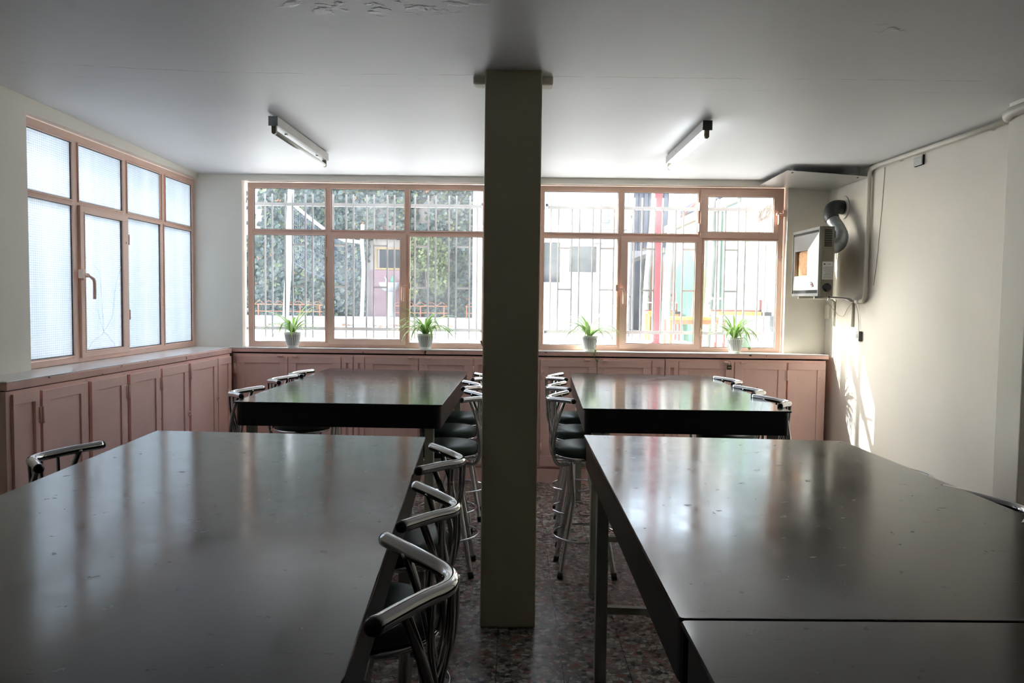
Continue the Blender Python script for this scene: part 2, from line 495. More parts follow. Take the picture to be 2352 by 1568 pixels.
MT['yellow'] = paint('yellow_orange_paint', (0.36, 0.19, 0.035), 0.5, 0.08)
MT['maroon'] = paint('maroon_paint', (0.26, 0.06, 0.05), 0.5, 0.1)
MT['slat'] = paint('blue_grey_slats', (0.06, 0.065, 0.09), 0.6, 0.2, 2)
MT['rust'] = paint('rust_brown_rail', (0.15, 0.07, 0.055), 0.6, 0.1)
MT['coping'] = paint('beige_coping_stone', (0.22, 0.19, 0.155), 0.8, 0.1, 4)
MT['bottle'] = paint('green_plastic', (0.03, 0.22, 0.13), 0.3, 0.1)


# ------------------------------------------------------------------ mesh builder
class MB:
    def __init__(self):
        self.v, self.f, self.mi, self.sm, self.uv = [], [], [], [], None

    def quadbox(self, c8, m=0):
        b = len(self.v)
        self.v += [tuple(p) for p in c8]
        for q in ((0, 3, 2, 1), (4, 5, 6, 7), (0, 1, 5, 4), (1, 2, 6, 5), (2, 3, 7, 6), (3, 0, 4, 7)):
            self.f.append(tuple(b + i for i in q))
            self.mi.append(m)
            self.sm.append(False)
        return self

    def box(self, x0, x1, y0, y1, z0, z1, m=0):
        return self.quadbox([(x0, y0, z0), (x1, y0, z0), (x1, y1, z0), (x0, y1, z0),
                             (x0, y0, z1), (x1, y0, z1), (x1, y1, z1), (x0, y1, z1)], m)

    def prism(self, poly, z0, z1, m=0, smooth=False):
        """poly counter-clockwise seen from above"""
        b, n = len(self.v), len(poly)
        self.v += [(x, y, z0) for x, y in poly] + [(x, y, z1) for x, y in poly]
        self.f.append(tuple(b + i for i in reversed(range(n))))
        self.f.append(tuple(b + n + i for i in range(n)))
        self.mi += [m, m]
        self.sm += [False, False]
        for i in range(n):
            j = (i + 1) % n
            self.f.append((b + i, b + j, b + n + j, b + n + i))
            self.mi.append(m)
            self.sm.append(smooth)
        return self

    def ring_prism(self, outer, inner, z0, z1, m=0):
        b, n = len(self.v), len(outer)
        for pl in (outer, inner):
            for z in (z0, z1):
                self.v += [(x, y, z) for x, y in pl]
        o0, o1, i0, i1 = b, b + n, b + 2 * n, b + 3 * n
        for k in range(n):
            j = (k + 1) % n
            for q in ((o0 + k, o0 + j, o1 + j, o1 + k), (i0 + j, i0 + k, i1 + k, i1 + j),
                      (o1 + k, o1 + j, i1 + j, i1 + k), (o0 + j, o0 + k, i0 + k, i0 + j)):
                self.f.append(q)
                self.mi.append(m)
                self.sm.append(False)
        return self

    def tube(self, path, r, seg=10, closed=False, m=0, flat=1.0):
        P = [Vector(p) for p in path]
        n = len(P)
        R = r if isinstance(r, (list, tuple)) else [r] * n
        T = []
        for i in range(n):
            a = P[i - 1] if (i or closed) else P[i]
            c = P[(i + 1) % n] if (i < n - 1 or closed) else P[i]
            T.append((c - a).normalized())
        ref = Vector((0, 0, 1)) if abs(T[0].z) < 0.9 else Vector((1, 0, 0))
        u = T[0].cross(ref).normalized()
        b = len(self.v)
        for i in range(n):
            u = (u - T[i] * u.dot(T[i]))
            u = u.normalized() if u.length > 1e-6 else T[i].orthogonal().normalized()
            w = T[i].cross(u)
            for k in range(seg):
                a = 2 * PI * k / seg
                q = P[i] + u * (math.cos(a) * R[i]) + w * (math.sin(a) * R[i] * flat)
                self.v.append(tuple(q))
        for i in range(n if closed else n - 1):
            for k in range(seg):
                k2, i2 = (k + 1) % seg, (i + 1) % n
                self.f.append((b + i * seg + k, b + i * seg + k2, b + i2 * seg + k2, b + i2 * seg + k))
                self.mi.append(m)
                self.sm.append(True)
        if not closed:
            self.f.append(tuple(b + k for k in reversed(range(seg))))
            self.f.append(tuple(b + (n - 1) * seg + k for k in range(seg)))
            self.mi += [m, m]
            self.sm += [False, False]
        return self

    def lathe(self, prof, c=(0, 0, 0), seg=24, m=0, axis='z', smooth=True, mods=None):
        """prof: (radius, height) from bottom to top; closed with end discs"""
        b = len(self.v)
        for i, (r, h) in enumerate(prof):
            for k in range(seg):
                a = 2 * PI * k / seg
                rr = r * (mods(k, i) if mods else 1)
                p = (rr * math.cos(a), rr * math.sin(a), h)
                if axis == 'x':
                    p = (p[2], p[0], p[1])
                elif axis == 'y':
                    p = (p[1], p[2], p[0])
                self.v.append((p[0] + c[0], p[1] + c[1], p[2] + c[2]))
        n = len(prof)
        for i in range(n - 1):
            for k in range(seg):
                k2 = (k + 1) % seg
                self.f.append((b + i * seg + k, b + i * seg + k2, b + (i + 1) * seg + k2, b + (i + 1) * seg + k))
                self.mi.append(m)
                self.sm.append(smooth)
        self.f.append(tuple(b + k for k in reversed(range(seg))))
        self.f.append(tuple(b + (n - 1) * seg + k for k in range(seg)))
        self.mi += [m, m]
        self.sm += [False, False]
        return self

    def xform(self, mat):
        self.v = [tuple(mat @ Vector(p)) for p in self.v]
        return self

    def build(self, name, mats, parent=None, bevel=0.0, bseg=2, local=False, origin=None):
        if not isinstance(mats, (list, tuple)):
            mats = [mats]
        vv = self.v
        off = Vector((0, 0, 0))
        if parent is not None and not local:
            off = parent_world(parent)
        elif origin is not None:
            off = Vector(origin)
        if off.length:
            vv = [(p[0] - off.x, p[1] - off.y, p[2] - off.z) for p in vv]
        me = bpy.data.meshes.new(name)
        me.from_pydata(vv, [], self.f)
        for mm in mats:
            me.materials.append(mm)
        me.polygons.foreach_set('material_index', self.mi)
        me.polygons.foreach_set('use_smooth', self.sm)
        if self.uv is not None:
            ul = me.uv_layers.new(name='UVMap')
            for li, l in enumerate(me.loops):
                ul.data[li].uv = self.uv[l.vertex_index]
        me.update()
        o = bpy.data.objects.new(name, me)
        COL.objects.link(o)
        if parent is not None:
            o.parent = parent
        elif origin is not None:
            o.location = off
        if bevel:
            bm = o.modifiers.new('bevel', 'BEVEL')
            bm.width = bevel
            bm.segments = bseg
            bm.limit_method = 'ANGLE'
            bm.angle_limit = math.radians(40)
        return o


def parent_world(o):
    w = Vector((0, 0, 0))
    while o is not None:
        w += o.location
        o = o.parent
    return w


def tag(o, label=None, cat=None, group=None, kind=None):
    if label:
        o['label'] = label
    if cat:
        o['category'] = cat
    if group:
        o['group'] = group
    if kind:
        o['kind'] = kind
    return o


def thing(name, label, cat, loc=(0, 0, 0), rotz=0.0, group=None, kind=None):
    o = bpy.data.objects.new(name, None)
    o.empty_display_size = 0.1
    COL.objects.link(o)
    o.location = loc
    o.rotation_euler = (0, 0, rotz)
    return tag(o, label, cat, group, kind)


def structure(name, label=None):
    o = bpy.data.objects.new(name, None)
    o.empty_display_size = 0.1
    COL.objects.link(o)
    return tag(o, label, None, None, 'structure')


def copy_tree(o, parent=None):
    c = o.copy()
    COL.objects.link(c)
    if parent is not None:
        c.parent = parent
    for ch in [x for x in bpy.data.objects if x.parent == o]:
        copy_tree(ch, c)
    return c


def arc_pts(c, r, a0, a1, n, plane='xz'):
    out = []
    for i in range(n + 1):
        a = a0 + (a1 - a0) * i / n
        if plane == 'xz':
            out.append((c[0] + r * math.cos(a), c[1], c[2] + r * math.sin(a)))
        elif plane == 'yz':
            out.append((c[0], c[1] + r * math.cos(a), c[2] + r * math.sin(a)))
        else:
            out.append((c[0] + r * math.cos(a), c[1] + r * math.sin(a), c[2]))
    return out


def smooth_path(pts, n=6, closed=False):
    """Catmull-Rom through the points"""
    P = [Vector(p) for p in pts]
    out = []
    L = len(P)
    for i in range(L if closed else L - 1):
        if closed:
            p0, p1, p2, p3 = P[i - 1], P[i], P[(i + 1) % L], P[(i + 2) % L]
        else:
            p0, p1, p2, p3 = P[max(i - 1, 0)], P[i], P[i + 1], P[min(i + 2, L - 1)]
        for k in range(n):
            t = k / n
            out.append(0.5 * ((2 * p1) + (p2 - p0) * t + (2 * p0 - 5 * p1 + 4 * p2 - p3) * t * t + (3 * p1 - p0 - 3 * p2 + p3) * t ** 3))
    if not closed:
        out.append(P[-1])
    return out


def round_poly(quad, r, n=4):
    """quad counter-clockwise (x, y); corners rounded by r"""
    out = []
    L = len(quad)
    for i in range(L):
        p, a, c = Vector(quad[i]), Vector(quad[i - 1]), Vector(quad[(i + 1) % L])
        u, w = (a - p).normalized(), (c - p).normalized()
        p0, p1 = p + u * r, p + w * r
        for k in range(n + 1):
            t = k / n
            q = p0 * (1 - t) ** 2 + p * 2 * t * (1 - t) + p1 * t * t
            out.append((q.x, q.y))
    return out


def inset_poly(poly, d):
    out = []
    L = len(poly)
    for i in range(L):
        p, a, c = Vector(poly[i]), Vector(poly[i - 1]), Vector(poly[(i + 1) % L])
        e1, e2 = (p - a).normalized(), (c - p).normalized()
        n1, n2 = Vector((-e1.y, e1.x)), Vector((-e2.y, e2.x))
        k = (n1 + n2)
        k = k / max(0.3, k.dot(n1)) if k.length > 1e-6 else n1
        q = p + k * d
        out.append((q.x, q.y))
    return out


# ================================================================== THE ROOM
YB = 6.68      # inner face of the window wall
XL = -2.70     # inner face of the left wall
ZC = 2.605     # ceiling


def wr(y):     # right wall runs slightly askew
    return 2.70 + 0.022 * (YB - y)


# floor
tag(MB().box(-3.0, 3.2, -6.0, 6.79, -0.12, 0.0).build('floor', MT['floor']), kind='structure')

# ceiling: slightly uneven plaster, a little higher along the left
mb = MB()
nx, ny = 30, 62
for j in range(ny + 1):
    for i in range(nx + 1):
        x = -3.0 + 6.2 * i / nx
        y = -6.0 + 12.78 * j / ny
        t = min(1, max(0, (-1.2 - x) / 1.5))
        s = min(1, max(0, (6.6 - y) / 2.2))
        z = ZC + 0.042 * t * t * (3 - 2 * t) * s
        mb.v.append((x, y, z))
for j in range(ny):
    for i in range(nx):
        a = j * (nx + 1) + i
        mb.f.append((a, a + nx + 1, a + nx + 2, a + 1))
        mb.mi.append(0)
        mb.sm.append(True)
ceil = tag(mb.build('ceiling', MT['ceiling']), kind='structure')
sol = ceil.modifiers.new('slab', 'SOLIDIFY')
sol.thickness = 0.2
sol.offset = -1.0

# window wall: piers, apron wall below, lintel above
mb = MB()
mb.box(-2.735, -2.325, YB, 6.79, 1.1285, 2.7)
mb.box(-0.212, 0.214, YB, 6.79, 1.1285, 2.7)
mb.box(2.345, 2.95, YB, 6.79, 1.1285, 2.7)
mb.box(-3.0, 2.95, 6.771, 6.79, 0.0, 1.1285)
mb.box(-2.325, -0.212, YB, 6.79, 2.553, 2.7)
mb.box(0.214, 2.345, YB, 6.79, 2.553, 2.7)
tag(mb.build('wall_back', MT['wall']), kind='structure')

# left wall with its long window opening
mb = MB()
mb.box(-2.90, XL, -6.0, 4.34, 0.0, 2.75)
mb.box(-2.90, -2.751, 4.34, 6.79, 0.0, 1.1285)
mb.box(-2.90, XL, 4.34, YB, 2.563, 2.75)
mb.box(-2.90, -2.735, YB, 6.79, 1.1285, 2.75)
tag(mb.build('wall_left', MT['wall']), kind='structure')

# right wall, slightly askew
mb = MB()
mb.quadbox([(wr(-6.0), -6.0, 0), (3.2, -6.0, 0), (3.2, 6.79, 0), (wr(6.79), 6.79, 0),
            (wr(-6.0), -6.0, 2.7), (3.2, -6.0, 2.7), (3.2, 6.79, 2.7), (wr(6.79), 6.79, 2.7)])
tag(mb.build('wall_right', MT['wall_soot_shade']), kind='structure')
tag(MB().box(-2.9, 3.1, -6.15, -6.0, 0, 2.7).build('wall_front', MT['wall_dim']), kind='structure')
tag(MB().box(2.57, wr(4.0) + 0.02, 3.89, 4.09, 0, 2.61).build('trim_1', MT['wall'], bevel=0.006), kind='structure')

# free-standing pillar and the plaster stub behind its head
tag(MB().box(-0.137, 0.125, 3.607, 3.87, 0, 2.61).build('pillar', MT['pillar'], bevel=0.007), kind='structure')
mb = MB()
mb.box(-0.198, 0.180, 3.715, 3.80, 2.57, 2.612)
tag(mb.build('trim_2', MT['wall'], bevel=0.008), kind='structure')


# ------------------------------------------------------------------ windows
def bars_frame(mb, T, u0, u1, z0, z1, wd, w0, w1, m=0):
    """rectangular frame of bars; T maps (u, z, w) to the room"""
    for a, b, c, d in ((u0, u1, z1 - wd[1], z1), (u0, u1, z0, z0 + wd[3]), (u0, u0 + wd[0], z0 + wd[3], z1 - wd[1]), (u1 - wd[2], u1, z0 + wd[3], z1 - wd[1])):
        ubox(mb, T, a, b, c, d, w0, w1, m)


def ubox(mb, T, u0, u1, z0, z1, w0, w1, m=0):
    c = [T(u, z, w) for (u, z, w) in ((u0, z0, w0), (u1, z0, w0), (u1, z0, w1), (u0, z0, w1), (u0, z1, w0), (u1, z1, w0), (u1, z1, w1), (u0, z1, w1))]
    # keep outward normals whatever the handedness of T
    e1 = Vector(c[1]) - Vector(c[0])
    e2 = Vector(c[3]) - Vector(c[0])
    e3 = Vector(c[4]) - Vector(c[0])
    if e1.cross(e2).dot(e3) < 0:
        c = [c[3], c[2], c[1], c[0], c[7], c[6], c[5], c[4]]
    mb.quadbox(c, m)


def bead(mb, T, u0, u1, z0, z1):
    """bead moulding and dark putty line round one light"""
    bars_frame(mb, T, u0 - 0.009, u1 + 0.009, z0 - 0.009, z1 + 0.009, (0.009,) * 4, -0.02, 0.0065, 0)
    bars_frame(mb, T, u0 - 0.001, u1 + 0.001, z0 - 0.001, z1 + 0.001, (0.0045, 0.004, 0.0045, 0.005), -0.018, -0.002, 1)


def handle(parent, T, u, z, side, lever=0.15, off=0.004):
    mb = MB()
    ubox(mb, T, u - 0.012, u + 0.012, z - 0.03, z + 0.04, 0.0, 0.006)
    p0, p1 = Vector(T(u, z, 0.004)), Vector(T(u, z, 0.035))
    mb.tube([p0, p1], 0.013, 12)
    mb.tube([T(u - side * 0.055, z + 0.002, 0.026), T(u, z, 0.026)], 0.009, 8)
    ubox(mb, T, u - side * 0.055 - 0.012, u - side * 0.055 + 0.012, z - 0.02, z + 0.035, 0.004, 0.034)
    path = smooth_path([T(u, z, 0.03), T(u + off * 0.6, z - 0.016, 0.038), T(u + off, z - 0.04, 0.042), T(u + off, z - lever, 0.042)], 5)
    mb.tube(path, [0.008] * 5 + [0.010] * (len(path) - 5), 8)
    return mb.build('handle', MT['peach'], parent)


def hinge(mb, T, u, z):
    ubox(mb, T, u - 0.009, u + 0.009, z - 0.035, z + 0.035, 0.0, 0.013)
    mb.tube([T(u, z - 0.036, 0.013), T(u, z + 0.036, 0.013)], 0.007, 8)


def window(name, T, fr, fixed, sashes, mull, transom, gmat, hinges=()):
    root = structure(name)
    u0, u1, z0, z1 = fr
    mb = MB()
    bars_frame(mb, T, u0, u1, z0, z1, (0.045, 0.042, 0.045, 0.036), -0.04, 0.0)
    for a, b, c, d in mull:
        ubox(mb, T, a, b, c, d, -0.04, -0.001)
    ubox(mb, T, u0 + 0.045, u1 - 0.045, transom[0], transom[1], -0.04, -0.002)
    for l in fixed:
        bead(mb, T, *l)
    for u, z in hinges:
        hinge(mb, T, u, z)
    mb.build('frame', [MT['peach'], MT['putty']], root, bevel=0.0025)
    for i, l in enumerate(fixed):
        g = MB()
        ubox(g, T, l[0] - 0.006, l[1] + 0.006, l[2] - 0.006, l[3] + 0.006, -0.013, -0.009)
        g.build('pane', gmat, root)
    for s in sashes:
        o, gl = s['outer'], s['glass']
        mb = MB()
        bars_frame(mb, T, o[0], o[1], o[2], o[3], (gl[0] - o[0] - 0.004, o[3] - gl[3] - 0.004, o[1] - gl[1] - 0.004, gl[2] - o[2] - 0.004), -0.03, 0.016)
        T2 = lambda u, z, w: T(u, z, w + 0.012)
        bead(mb, T2, *gl)
        so = mb.build('sash', [MT['peach'], MT['putty']], root, bevel=0.0025)
        g = MB()
        ubox(g, T, gl[0] - 0.006, gl[1] + 0.006, gl[2] - 0.006, gl[3] + 0.006, -0.006, -0.002)
        g.build('pane', gmat, so)
        if 'handle' in s:
            hu, hz, hs_, lv = s['handle']
            T3 = lambda u, z, w: T(u, z, w + 0.016)
            handle(so, T3, hu, hz, hs_, lv, s.get('off', 0.004))
        if s.get('crack'):
            mb = MB()
            for path in s['crack']:
                mb.tube([T(u, z, 0.0005) for u, z in path], 0.0009, 5)
            mb.build('crack', MT['pot'], so)
    return root


TB = lambda u, z, w: (u, 6.745 - w, z)        # window wall: w points into the room
TL = lambda u, z, w: (-2.737 + w, u, z)       # left wall

ZU = (2.145, 2.497)
ZL = (1.174, 2.098)
window('window_1', TB, (-2.297, -0.212, 1.1295, 2.545),
       [(-2.242, -1.626, *ZU), (-1.575, -0.942, *ZU), (-0.893, -0.262, *ZU), (-2.248, -1.629, *ZL), (-0.899, -0.264, *ZL)],
       [dict(outer=(-1.602, -0.926, 1.155, 2.112), glass=(-1.552, -0.978, 1.202, 2.073), handle=(-0.951, 1.665, -1, 0.13))],
       [(-1.626, -1.575, 1.16, 2.51), (-0.942, -0.893, 1.16, 2.51)], (2.098, 2.145), MT['glass'],
       [(-1.607, 1.95), (-1.607, 1.32)])
window('window_2', TB, (0.214, 2.335, 1.1295, 2.547),
       [(0.265, 0.904, *ZU), (0.955, 1.594, *ZU), (0.267, 0.907, *ZL), (1.652, 2.288, 1.166, 2.095)],
       [dict(outer=(0.934, 1.627, 1.145, 2.118), glass=(0.990, 1.577, 1.192, 2.073), handle=(0.955, 1.665, 1, 0.13)),
        dict(outer=(1.613, 2.292, 2.112, 2.530), glass=(1.675, 2.243, 2.165, 2.467), handle=(2.272, 2.32, -1, 0.09))],
       [(0.904, 0.955, 1.16, 2.51), (1.594, 1.650, 1.16, 2.51)], (2.098, 2.145), MT['glass'],
       [(1.632, 1.93), (1.632, 1.30), (1.606, 2.38), (1.606, 2.20)])
cr = [[(4.955, 1.80), (5.03, 1.79), (5.10, 1.74), (5.155, 1.69), (5.16, 1.60), (5.175, 1.45), (5.19, 1.31)],
      [(5.19, 1.31), (5.25, 1.36), (5.31, 1.42), (5.33, 1.55), (5.37, 1.66), (5.43, 1.76)],
      [(5.19, 1.31), (5.14, 1.40), (5.11, 1.47), (5.07, 1.45), (5.02, 1.45), (4.955, 1.49)],
      [(5.19, 1.31), (5.15, 1.28), (5.08, 1.27), (5.02, 1.23), (4.99, 1.20)],
      [(5.19, 1.31), (5.25, 1.28), (5.31, 1.23), (5.34, 1.20)]]
window('window_3', TL, (4.26, YB, 1.1295, 2.552),
       [(4.31, 4.837, *ZU), (4.912, 5.460, *ZU), (5.530, 6.067, *ZU), (6.136, 6.632, *ZU),
        (4.31, 4.834, 1.178, 2.108), (5.520, 6.036, 1.178, 2.108), (6.104, 6.628, 1.178, 2.108)],
       [dict(outer=(4.900, 5.511, 1.158, 2.118), glass=(4.952, 5.431, 1.198, 2.074), handle=(4.925, 1.68, 1, 0.15), off=0.05, crack=cr)],
       [(4.837, 4.912, 1.16, 2.52), (5.460, 5.530, 1.16, 2.52), (6.050, 6.120, 1.16, 2.52)], (2.108, 2.145), MT['frosted'],
       [(5.520, 1.95), (5.520, 1.42)])


# ------------------------------------------------------------------ window grilles (outside)
def grille(label, x0, x1, pairs, rungs):
    root = thing('security_grille', label, 'window grille', ((x0 + x1) / 2, 6.95, 1.2), group='window security grilles')
    for z in (2.385, 1.283):
        MB().box(x0, x1, 6.935, 6.965, z - 0.014, z + 0.014).build('rail', MT['grille'], root)
    # brackets into the masonry
    for x in (x0 + 0.03, x1 - 0.03):
        for z in (2.385, 1.283):
            MB().box(x - 0.012, x + 0.012, 6.786, 6.94, z - 0.012, z + 0.012).build('bracket', MT['grille'], root)
    first = None
    for a, b in pairs:
        for x in (a, b):
            if first is None:
                first = MB().box(x - 0.0068, x + 0.0068, 6.944, 6.956, 1.20, 2.478).build('bar', MT['grille'], root)
                fx = x
            else:
                c = first.copy()
                COL.objects.link(c)
                c.location.x += x - fx
    for k in rungs:
        for z in (2.026, 1.658):
            MB().box(pairs[k][1], pairs[k + 1][0], 6.944, 6.957, z - 0.008, z + 0.008).build('rung', MT['grille'], root)


grille('silver barred grille outside the ivy-facing window left of the pillar', -2.36, -0.24,
       [(-2.212, -2.149), (-2.033, -1.967), (-1.853, -1.788), (-1.672, -1.605), (-1.489, -1.425), (-1.306, -1.242),
        (-1.123, -1.059), (-0.940, -0.876), (-0.758, -0.691), (-0.573, -0.507), (-0.387, -0.321)], (1, 3, 5, 7, 9))
grille('silver barred grille outside the bright window right of the pillar', 0.26, 2.37,
       [(0.336, 0.403), (0.523, 0.590), (0.710, 0.778), (0.897, 0.963), (1.077, 1.147), (1.262, 1.330), (1.447, 1.515),
        (1.634, 1.700), (1.821, 1.889), (2.004, 2.069), (2.188, 2.253)], (0, 2, 4, 6, 8))

# coiled cable hung on the right grille
pts = []
for i in range(7):
    a0 = i * 0.9
    cx, cz = 2.235 + 0.012 * math.sin(i * 2.1), 2.36 + 0.012 * math.cos(i * 1.7)
    rx, rz = 0.040 + 0.012 * math.sin(i * 1.3), 0.062 + 0.012 * math.cos(i * 2.2)
    for k in range(8):
        a = a0 + 2 * PI * k / 8
        pts.append((cx + rx * math.cos(a) + 0.45 * rz * math.sin(a), 6.925 - 0.003 * (i % 4), cz + rz * math.sin(a)))
for p in ((2.30, 6.922, 2.43), (2.335, 6.92, 2.455), (2.30, 6.918, 2.45), (2.27, 6.92, 2.40), (2.33, 6.92, 2.47), (2.345, 6.92, 2.49)):
    pts.append(p)
tag(MB().tube(smooth_path(pts, 3), 0.0035, 6).build('cable_coil', MT['coil'], origin=(2.23, 6.92, 2.36)),
    'tangled coil of pale cable hung on the right window grille', 'cable')


# ------------------------------------------------------------------ cabinets and counters
def panel_door(mb, T, u0, u1, z0, z1, w0, th=0.018, st=0.068, top=0.058, bot=0.09):
    bars_frame(mb, T, u0, u1, z0, z1, (st, top, st, bot), w0, w0 + th)
    ubox(mb, T, u0 + st - 0.003, u1 - st + 0.003, z0 + bot - 0.003, z1 - top + 0.003, w0, w0 + th * 0.52)


def cab_body(mb, T, u0, u1, panels, ends=(False, False)):
    """face frame with its sunk fixed panels, sides and plinth"""
    ubox(mb, T, u0, u1, 0.128, 1.076, -0.14, -0.001)
    ubox(mb, T, u0, u1, 0.0, 0.122, -0.14, 0.004)
    ubox(mb, T, u0, u1, 1.077, 1.081, -0.13, -0.012, 1)
    for a, b in panels:
        bars_frame(mb, T, a, b, 0.15, 1.06, (0.035, 0.055, 0.035, 0.08), -0.002, 0.014)


def latch(T, u, z, parent):
    mb = MB()
    ubox(mb, T, u - 0.026, u + 0.026, z - 0.012, z + 0.008, 0.018, 0.024)
    ubox(mb, T, u - 0.022, u + 0.022, z - 0.006, z + 0.006, 0.023, 0.050)
    mb.build('latch', MT['pink'], parent, bevel=0.003)


def leaf_hinge(T, u, z, parent):
    mb = MB()
    ubox(mb, T, u - 0.016, u + 0.016, z - 0.042, z + 0.042, 0.014, 0.023)
    mb.tube([T(u, z - 0.044, 0.026), T(u, z + 0.044, 0.026)], 0.007, 8)
    mb.build('hinge', MT['pink'], parent)


def ring_pull(T, u, z, parent):
    mb = MB()
    path = []
    for k in range(12):
        a = 2 * PI * k / 12
        path.append(T(u + 0.015 * math.cos(a), z + 0.015 * math.sin(a), 0.026))
    mb.tube(path, 0.0035, 6, closed=True)
    mb.tube([T(u, z - 0.016, 0.012), T(u, z - 0.016, 0.03)], 0.005, 6)
    mb.build('ring_pull', MT['pink'], parent)


def cabinet(label, T, u0, u1, doors, panels=(), latches=(), hinges=(), rings=()):
    c = T((u0 + u1) / 2, 0, 0)
    root = thing('cabinet', label, 'cabinet', (c[0], c[1], 0), group='pink wall cabinets')
    mb = MB()
    cab_body(mb, T, u0, u1, panels)
    mb.build('body', [MT['pink'], MT['gap']], root, bevel=0.002)
    ds = []
    for a, b in doors:
        mb = MB()
        panel_door(mb, T, a, b, 0.145, 1.056, 0.0005)
        ds.append((a, b, mb.build('door', MT['pink'], root, bevel=0.0025)))

    def owner(u):
        return min(ds, key=lambda d: abs((d[0] + d[1]) / 2 - u))[2]
    for u, z in latches:
        latch(T, u, z, owner(u))
    for u, z in hinges:
        leaf_hinge(T, u, z, owner(u))
    for u, z in rings:
        ring_pull(T, u, z, owner(u))
    return root


# back run (slightly out of line with the wall): u is the room x
def TCB(u, z, w):
    s = -0.018
    return (u + w * s, 6.575 + s * u - w, z)


cabinet('pink two-door cabinet in the corner under the window with ivy view', TCB, -2.385, -1.352,
        [(-2.350, -1.914), (-1.908, -1.458)], [(-1.450, -1.356)], [(-1.975, 1.062), (-1.845, 1.060)], [(-2.365, 0.95)])
cabinet('pink two-door cabinet behind the far left table, just left of the pillar', TCB, -1.350, -0.032,
        [(-1.248, -0.797), (-0.788, -0.335)], [(-1.346, -1.256), (-0.320, -0.040)], [(-0.860, 1.060), (-0.715, 1.058)], [(-0.325, 0.95)])
cabinet('pink two-door cabinet just right of the pillar, under the trailing plant', TCB, -0.030, 1.298,
        [(0.246, 0.720), (0.727, 1.180)], [(-0.02, 0.236), (1.190, 1.290)], [(0.640, 1.056), (0.795, 1.056)], [(0.255, 0.93), (0.255, 0.30)])
cabinet('pink three-door padlocked cabinet beside the right wall', TCB, 1.300, 2.652,
        [(1.416, 1.876), (1.884, 2.318), (2.332, 2.646)], [(1.304, 1.410)], [(1.815, 1.056), (1.95, 1.054)], [(2.325, 0.95)])


# left run: u is the room y, w points to +x
def TCL(u, z, w):
    s = 0.0285
    return (-2.47 + s * (u - 3.77) + w, u - w * s, z)


cabinet('pink cabinet with one door at the near end of the left wall', TCL, 3.765, 4.450,
        [(4.020, 4.432)], [(3.80, 4.005)], (), [(4.012, 0.93)])
cabinet('pink two-door cabinet in the middle of the left wall', TCL, 4.452, 5.313,
        [(4.470, 4.862), (4.900, 5.303)], (), (), [(4.868, 0.95), (5.305, 0.955)])
cabinet('pink three-door cabinet with ring pulls near the far left corner', TCL, 5.315, 6.555,
        [(5.327, 5.732), (5.768, 6.257), (6.273, 6.545)], (), (), [(5.750, 0.985)], [(5.722, 0.69), (6.247, 0.735)])

# worktops: pale stone plate on a pink painted edge
root = thing('worktop', 'long pale stone worktop on the pink cabinets under both window-wall windows', 'worktop', (0.1, 6.62, 1.09))
mb = MB()
p = [(-2.41, TCB(-2.41, 0, 0.012)[1]), (2.672, TCB(2.672, 0, 0.012)[1]), (2.672, 6.770), (-2.41, 6.770)]
mb.prism(p, 1.121, 1.128)
mb.build('top', MT['marble'], root, bevel=0.002)
mb = MB()
mb.prism([(-2.41, TCB(-2.41, 0, 0.010)[1]), (2.672, TCB(2.672, 0, 0.010)[1]), (2.672, 6.66), (-2.41, 6.66)], 1.089, 1.1205)
mb.build('edge_band', MT['pink_edge'], root, bevel=0.003)
# the seam under the left edge band stays tight
root = thing('worktop', 'pale stone worktop under the ribbed-glass left window', 'worktop', (-2.6, 5.2, 1.09))
mb = MB()
a, b = TCL(3.755, 0, 0.012), TCL(6.59, 0, 0.012)
mb.prism([(-2.699, a[1]), (a[0], a[1]), (-2.411, TCL(6.0, 0, 0.012)[1] + 0.6), (-2.411, 6.768), (-2.750, 6.768), (-2.750, 4.342), (-2.699, 4.342)], 1.121, 1.128)
mb.build('top', MT['marble'], root, bevel=0.002)
mb = MB()
a, b = TCL(3.76, 0, 0.010), TCL(6.57, 0, 0.010)
mb.prism([(-2.68, a[1]), (a[0], a[1]), (b[0], 6.57), (-2.68, 6.57)], 1.0815, 1.1205)
mb.build('edge_band', MT['pink_edge'], root, bevel=0.003)

# padlock on the latch
px, py, pz = TCB(1.830, 1.0, 0.045)
root = thing('padlock', 'small dark padlock hanging from the latch of the cabinet near the right wall', 'padlock', (px, py, 1.005))
MB().box(px - 0.019, px + 0.019, py - 0.009, py + 0.009, 0.995, 1.032).build('lock_body', MT['dark_metal'], root, bevel=0.003)
MB().box(px - 0.012, px + 0.013, py - 0.0105, py - 0.0085, 1.009, 1.020).build('label_plate', MT['brass'], root)
MB().tube([(px - 0.012, py, 1.032), (px - 0.012, py, 1.052)] + arc_pts((px, py, 1.052), 0.012, PI, 0, 8)[1:-1] + [(px + 0.012, py, 1.052), (px + 0.012, py, 1.032)], 0.0032, 8).build('shackle', MT['chrome'], root)


